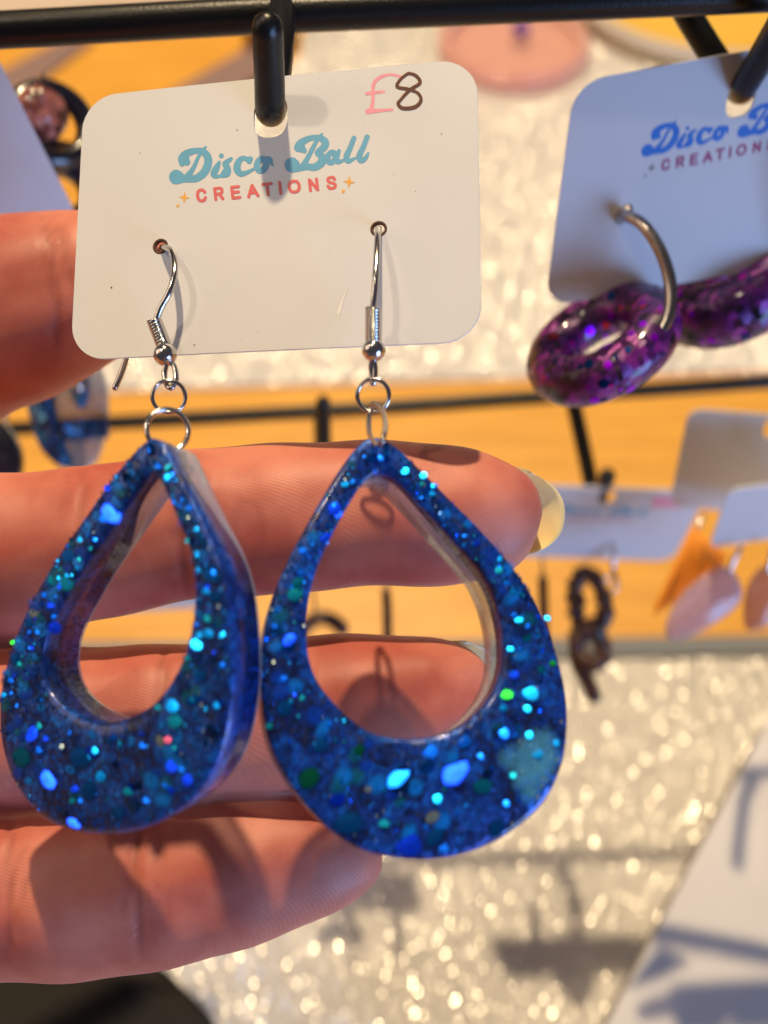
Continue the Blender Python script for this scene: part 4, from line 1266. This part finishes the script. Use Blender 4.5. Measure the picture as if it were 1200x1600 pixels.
# hanging cards on the lower rail
CW, CH = 0.0445, 0.031
A_ = Card.facing([(800, 757), (1091, 776), (1050, 877), (768, 868)], (0, -0.78, 0.63), 0.0445)
cardA = plain_card(A_, 'out of focus lavender card hanging on the short black hook right of the index fingertip', inks=('ink_blue', 'ink_red', 'ink_gold'), price=False, slot=(0.50, 0.88), holes=False)
V, F = slab_geo([A_.at(u, w, 0.0002) for u, w in ((.74, .78), (.92, .78), (.92, .90), (.74, .90))], A_.n * -0.0001)
mesh_obj('price_mark', V, F, M['pen_pink'], cardA, smooth=False)
Bc = hanging(1190, 728, 215, 0.034, 0.026, yaw=R(-10), roll=R(-4), lean=R(-14))
cardB = plain_card(Bc, 'out of focus beige lit card cut by the right edge, above the orange petal earring', logo=False, holes=False)
Cc = hanging(1228, 798, 205, 0.027, 0.022, yaw=R(6), roll=R(-6), lean=R(2))
cardC = plain_card(Cc, 'out of focus blue grey card in front of the beige one at the right edge', logo=False, holes=False)
D_ = hanging(215, 905, 262, 0.0435, 0.034, yaw=R(4), lean=R(2))
cardD = plain_card(D_, 'out of focus lavender card seen through the left teardrop between two fingers', logo=False, holes=False)
E_ = hanging(520, 850, 262, 0.040, 0.025, yaw=R(-3))
cardE = plain_card(E_, 'out of focus card hidden behind the index finger on the middle lower hook', logo=False, holes=False)
M['browncard'] = plain('tan_card', (0.45, 0.30, 0.2), rough=0.8)

# brown chunky earring
M['brown'] = plain('dark_brown_resin', (0.055, 0.022, 0.014), rough=0.4, scale=500, var=0.4)
e = empty('link_earring', P(955, 880, 250), 'dark brown chunky link earring hanging below the lavender card', 'earring')
px_tube('ear_wire', [(958, 850, 246), (960, 868, 245), (958, 886, 246), (962, 908, 246)], 0.0006, e)
px_ring('jump_ring', 955, 912, 247, 1.7, 0.4, (0, 0, 1), e)
def link(pts, r):
    q = spline([tuple(P(*p)) for p in pts], 6, True)
    rr = [r * random.uniform(0.7, 1.35) for _ in q]
    q = [tuple(Vector(p) + Vector([random.gauss(0, 0.0002) for _ in range(3)])) for p in q]
    return tube('link', q, rr, M['brown'], e, 12, True)
link([(918, 893, 250), (940, 925, 250), (946, 960, 250), (930, 990, 250), (908, 985, 252), (900, 950, 252), (900, 915, 252)], 0.0020)
link([(925, 975, 250), (938, 1000, 250), (942, 1030, 250), (925, 1035, 250), (905, 1025, 252), (902, 995, 252)], 0.0022)
tube('link', spline([tuple(P(*p)) for p in ((900, 1000, 251), (903, 1035, 252), (918, 1065, 252), (928, 1088, 252))], 5), 0.0019, M['brown'], e, 12)

# dangles seen between the fingers
e = empty('bar_earring', P(602, 905, 262), 'thin black bar earring seen through the right teardrop', 'earring')
px_tube('ear_wire', [(604, 880, 262), (606, 900, 262), (603, 925, 262)], 0.0004, e)
px_tube('bar', [(603, 925, 262), (605, 955, 262), (606, 1040, 262)], 0.00125, e, M['blackresin'])
e = empty('bar_earring', P(852, 905, 262), 'thin dark brown bar earring just inside the right rim of the right teardrop', 'earring')
px_tube('bar', [(848, 905, 262), (850, 980, 262), (848, 1100, 262)], 0.0013, e, M['brown'])
px_tube('ear_wire', [(846, 872, 262), (848, 890, 262), (848, 906, 262)], 0.0004, e)
e = empty('resin_earring', P(480, 950, 262), 'small dark brown curved earring seen at the left inside the right teardrop', 'earring')
px_tube('curved_bar', [(470, 985, 262), (495, 966, 262), (520, 970, 262), (534, 982, 262)], 0.002, e, M['brown'])
px_tube('ear_wire', [(486, 905, 262), (490, 930, 262), (494, 962, 262)], 0.0004, e)

# orange petal and lilac petals
M['orange'] = plain('orange_resin', (0.90, 0.31, 0.02), rough=0.6, scale=250, var=0.25)
M['lilac'] = clear_resin('lilac_resin', (0.85, 0.75, 0.78), alpha=0.42, body=(0.60, 0.45, 0.52))
M['tan'] = clear_resin('peach_resin', (0.9, 0.7, 0.6), alpha=0.42, body=(0.62, 0.34, 0.22))
def petal(name, px, d, mat, label, wire):
    r = empty(name, P(px[0][0], px[0][1], d), label, 'earring', 'petal earrings at the right')
    p0 = P(px[0][0], px[0][1], d); nn = (BACKv + Vector((0, -0.3, 0))).normalized()
    q = spline(px, 5, True)
    V, F = slab_geo([on_plane(x, y, p0, nn) for x, y in q], -nn * 0.0022, 0.5)
    mesh_obj('petal', V, F, mat, r)
    px_tube('ear_wire', wire, 0.0005, r)
    return r
r = empty('tassel_earring', P(1086, 826, 222), 'bright orange fan shaped tassel earring below the beige card', 'earring')
px_tube('ear_wire', [(1086, 838, 221), (1092, 820, 221), (1100, 806, 222)], 0.0005, r)
for k in range(44):
    t = k / 43
    ex = 1024 + t * 106 + random.uniform(-4, 4); ey = 952 - t * 78 + random.uniform(-8, 8) + 8 * math.sin(t * 3.1)
    px_tube('strand', [(1086 + random.uniform(-2, 2), 828, 221), ((1086 + ex) / 2 + random.uniform(-3, 3), (828 + ey) / 2, 221 + random.uniform(-1, 1)), (ex, ey, 222)], 0.0006, r, M['orange'], False, 4, 6)
petal('petal_earring', [(1138, 888), (1160, 920), (1150, 950), (1100, 985), (1055, 1000), (1042, 985), (1062, 940), (1100, 905)], 214, M['lilac'], 'pale lilac petal earring below the orange one', [(1140, 892, 213), (1148, 872, 212), (1158, 856, 212)])
petal('petal_earring', [(1200, 888), (1215, 930), (1205, 975), (1170, 985), (1166, 950), (1176, 910)], 214, M['tan'], 'peach petal earring at the right edge', [(1200, 892, 213), (1204, 872, 212), (1206, 858, 211)])

# top: round wooden disc, pink dish, brown jar, papers
e = empty('round_board', on_table(1120, 20), 'round yellow wooden board with a pale rim at the top right', 'board')
c = on_table(1100, -6)
def disc(name, c, r, z0, z1, mat, parent, sx=1.0):
    pts = [Vector((c.x + r * sx * math.cos(2 * math.pi * k / 48), c.y + r * math.sin(2 * math.pi * k / 48), z1)) for k in range(48)]
    V, F = slab_geo(pts, Vector((0, 0, z0 - z1)), 0.15)
    return mesh_obj(name, V, F, mat, parent, smooth=False)
disc('board', c, 0.090, 0.003, 0.012, M['wood_disc'], e)
V, F = torus_geo(Vector((c.x, c.y, 0.012)), Vector((0, 0, 1)), 0.090, 0.0045, 56, 10)
mesh_obj('rim', V, F, plain('pale_rim', (0.55, 0.48, 0.40), rough=0.6), e)
M['pink'] = clear_resin('pink_glass', (0.97, 0.86, 0.82), alpha=0.28, body=(0.85, 0.52, 0.46))
e = empty('pink_dish', on_table(800, 100), 'round translucent pink dish out of focus on the far glitter mat', 'dish')
c = on_table(800, 88)
disc('base', c, 0.040, 0.003, 0.007, M['pink'], e)
V, F = torus_geo(Vector((c.x, c.y, 0.010)), Vector((0, 0, 1)), 0.041, 0.0042, 48, 12)
mesh_obj('rim', V, F, M['pink'], e)
e2 = empty('purple_ring', on_table(812, 42), 'small purple resin piece lying in the pink dish', 'ring')
V, F = torus_geo(on_table(814, 44, 0.014), Vector((0, 0, 1)), 0.004, 0.0018, 28, 10)
mesh_obj('resin_ring', V, F, plain('violet_resin', (0.12, 0.03, 0.30), rough=0.3), e2)
M['amber'] = plain('amber_brown', (0.22, 0.065, 0.012), rough=0.35, coat=0.5)
e = empty('brown_jar', on_table(430, 70), 'brown amber jar out of focus behind the centre hook', 'jar')
cj = on_table(425, 66)
for nm, z0, z1, r in (('body', 0.003, 0.03, 0.017), ('lid', 0.0301, 0.037, 0.0155)):
    disc(nm, cj, r, z0, z1, M['amber'], e)
M['paper'] = plain('cream_paper', (0.60, 0.50, 0.42), rough=0.8)
M['mauve'] = plain('dull_mauve', (0.26, 0.17, 0.16), rough=0.8)
def sheet(name, px, z, mat, label, cat):
    pts = [on_table(x, y) for x, y in px]; pts = [Vector((p.x, p.y, z)) for p in pts]
    V, F = slab_geo(pts, Vector((0, 0, -0.0008)), 0.05)
    o = mesh_obj(name, V, F, mat, smooth=False)
    return tag(o, label, cat)
sheet('paper_sheet', [(-200, 40), (60, -60), (330, -60), (330, 8), (150, 14), (-200, 92)], 0.0012, M['paper'], 'cream paper sheet at the top left behind the upper rail', 'paper')
sheet('mauve_patch', [(255, 160), (390, 84), (412, 86), (408, 128), (330, 175)], 0.0042, M['mauve'], 'purple-brown shadow painted as a flat sheet left of the centre hook', 'card')  # dark flat sheet standing in for a shadow on the table
sheet('mauve_patch', [(-60, 150), (110, 60), (150, 66), (70, 125), (-60, 200)], 0.0022, M['mauve'], 'dull mauve card strip lying on the wood at the upper left', 'card')

# lower right: white box
boxm = plain('white_box_board', (0.70, 0.69, 0.69), rough=0.6, var=0.05, scale=60, bump=0.1)
zt = 0.035
pts = [on_plane(x, y, Vector((0, 0, zt)), Vector((0, 0, 1))) for x, y in ((938, 1620), (1215, 1098), (1560, 1130), (1500, 1900), (800, 1880))]
e = empty('white_box', Vector((pts[0].x + .03, pts[0].y, 0.002)), 'plain white box at the lower right corner, its long edge running diagonally', 'box')
V, F = slab_geo(pts, Vector((0, 0, -0.006)), 0.1)
mesh_obj('lid', V, F, boxm, e, smooth=False)
c0 = sum(pts, Vector()) / len(pts)
pb = [c0 + (p - c0) * 0.985 - Vector((0, 0, 0.0061)) for p in pts]
V, F = slab_geo(pb, Vector((0, 0, -(zt - 0.0061 - 0.0024))), 0.02)
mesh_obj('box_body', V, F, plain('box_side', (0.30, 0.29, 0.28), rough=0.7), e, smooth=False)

# lower left: black rounded shape
M['blackcloth'] = plain('black_cloth', (0.010, 0.008, 0.006), rough=0.85, scale=700, var=0.3, bump=0.4)
e = empty('black_pouch', on_table(60, 1640, 0.002), 'black rounded pouch under the lowest finger at the lower left corner', 'pouch')
pz = 0.07
pts = [on_plane(x, y, Vector((0, 0, pz)), Vector((0, 0, 1))) for x, y in spline([(-500, 1480), (-200, 1462), (60, 1470), (210, 1490), (268, 1530), (330, 1610), (350, 1760), (200, 1900), (-500, 1900)], 5, True)]
V, F = slab_geo(pts, Vector((0, 0, -(pz - 0.0025))), 0.12)
mesh_obj('body', V, F, M['blackcloth'], e)
seam = [Vector((p.x, p.y, pz - 0.012)) for p in pts]
tube('seam', seam, 0.0008, M['blackcloth'], e, 8, True)
print('MAIN depths', MAIN.depths, MAIN.H, 'RC', RC.depths, RC.H, 'LC', LC.depths, LC.W, LC.H, 'n main', [round(MAIN.n.dot(v), 2) for v in (Vector((1, 0, 0)), UPv, BACKv)], [round(RC.n.dot(v), 2) for v in (Vector((1, 0, 0)), UPv, BACKv)])
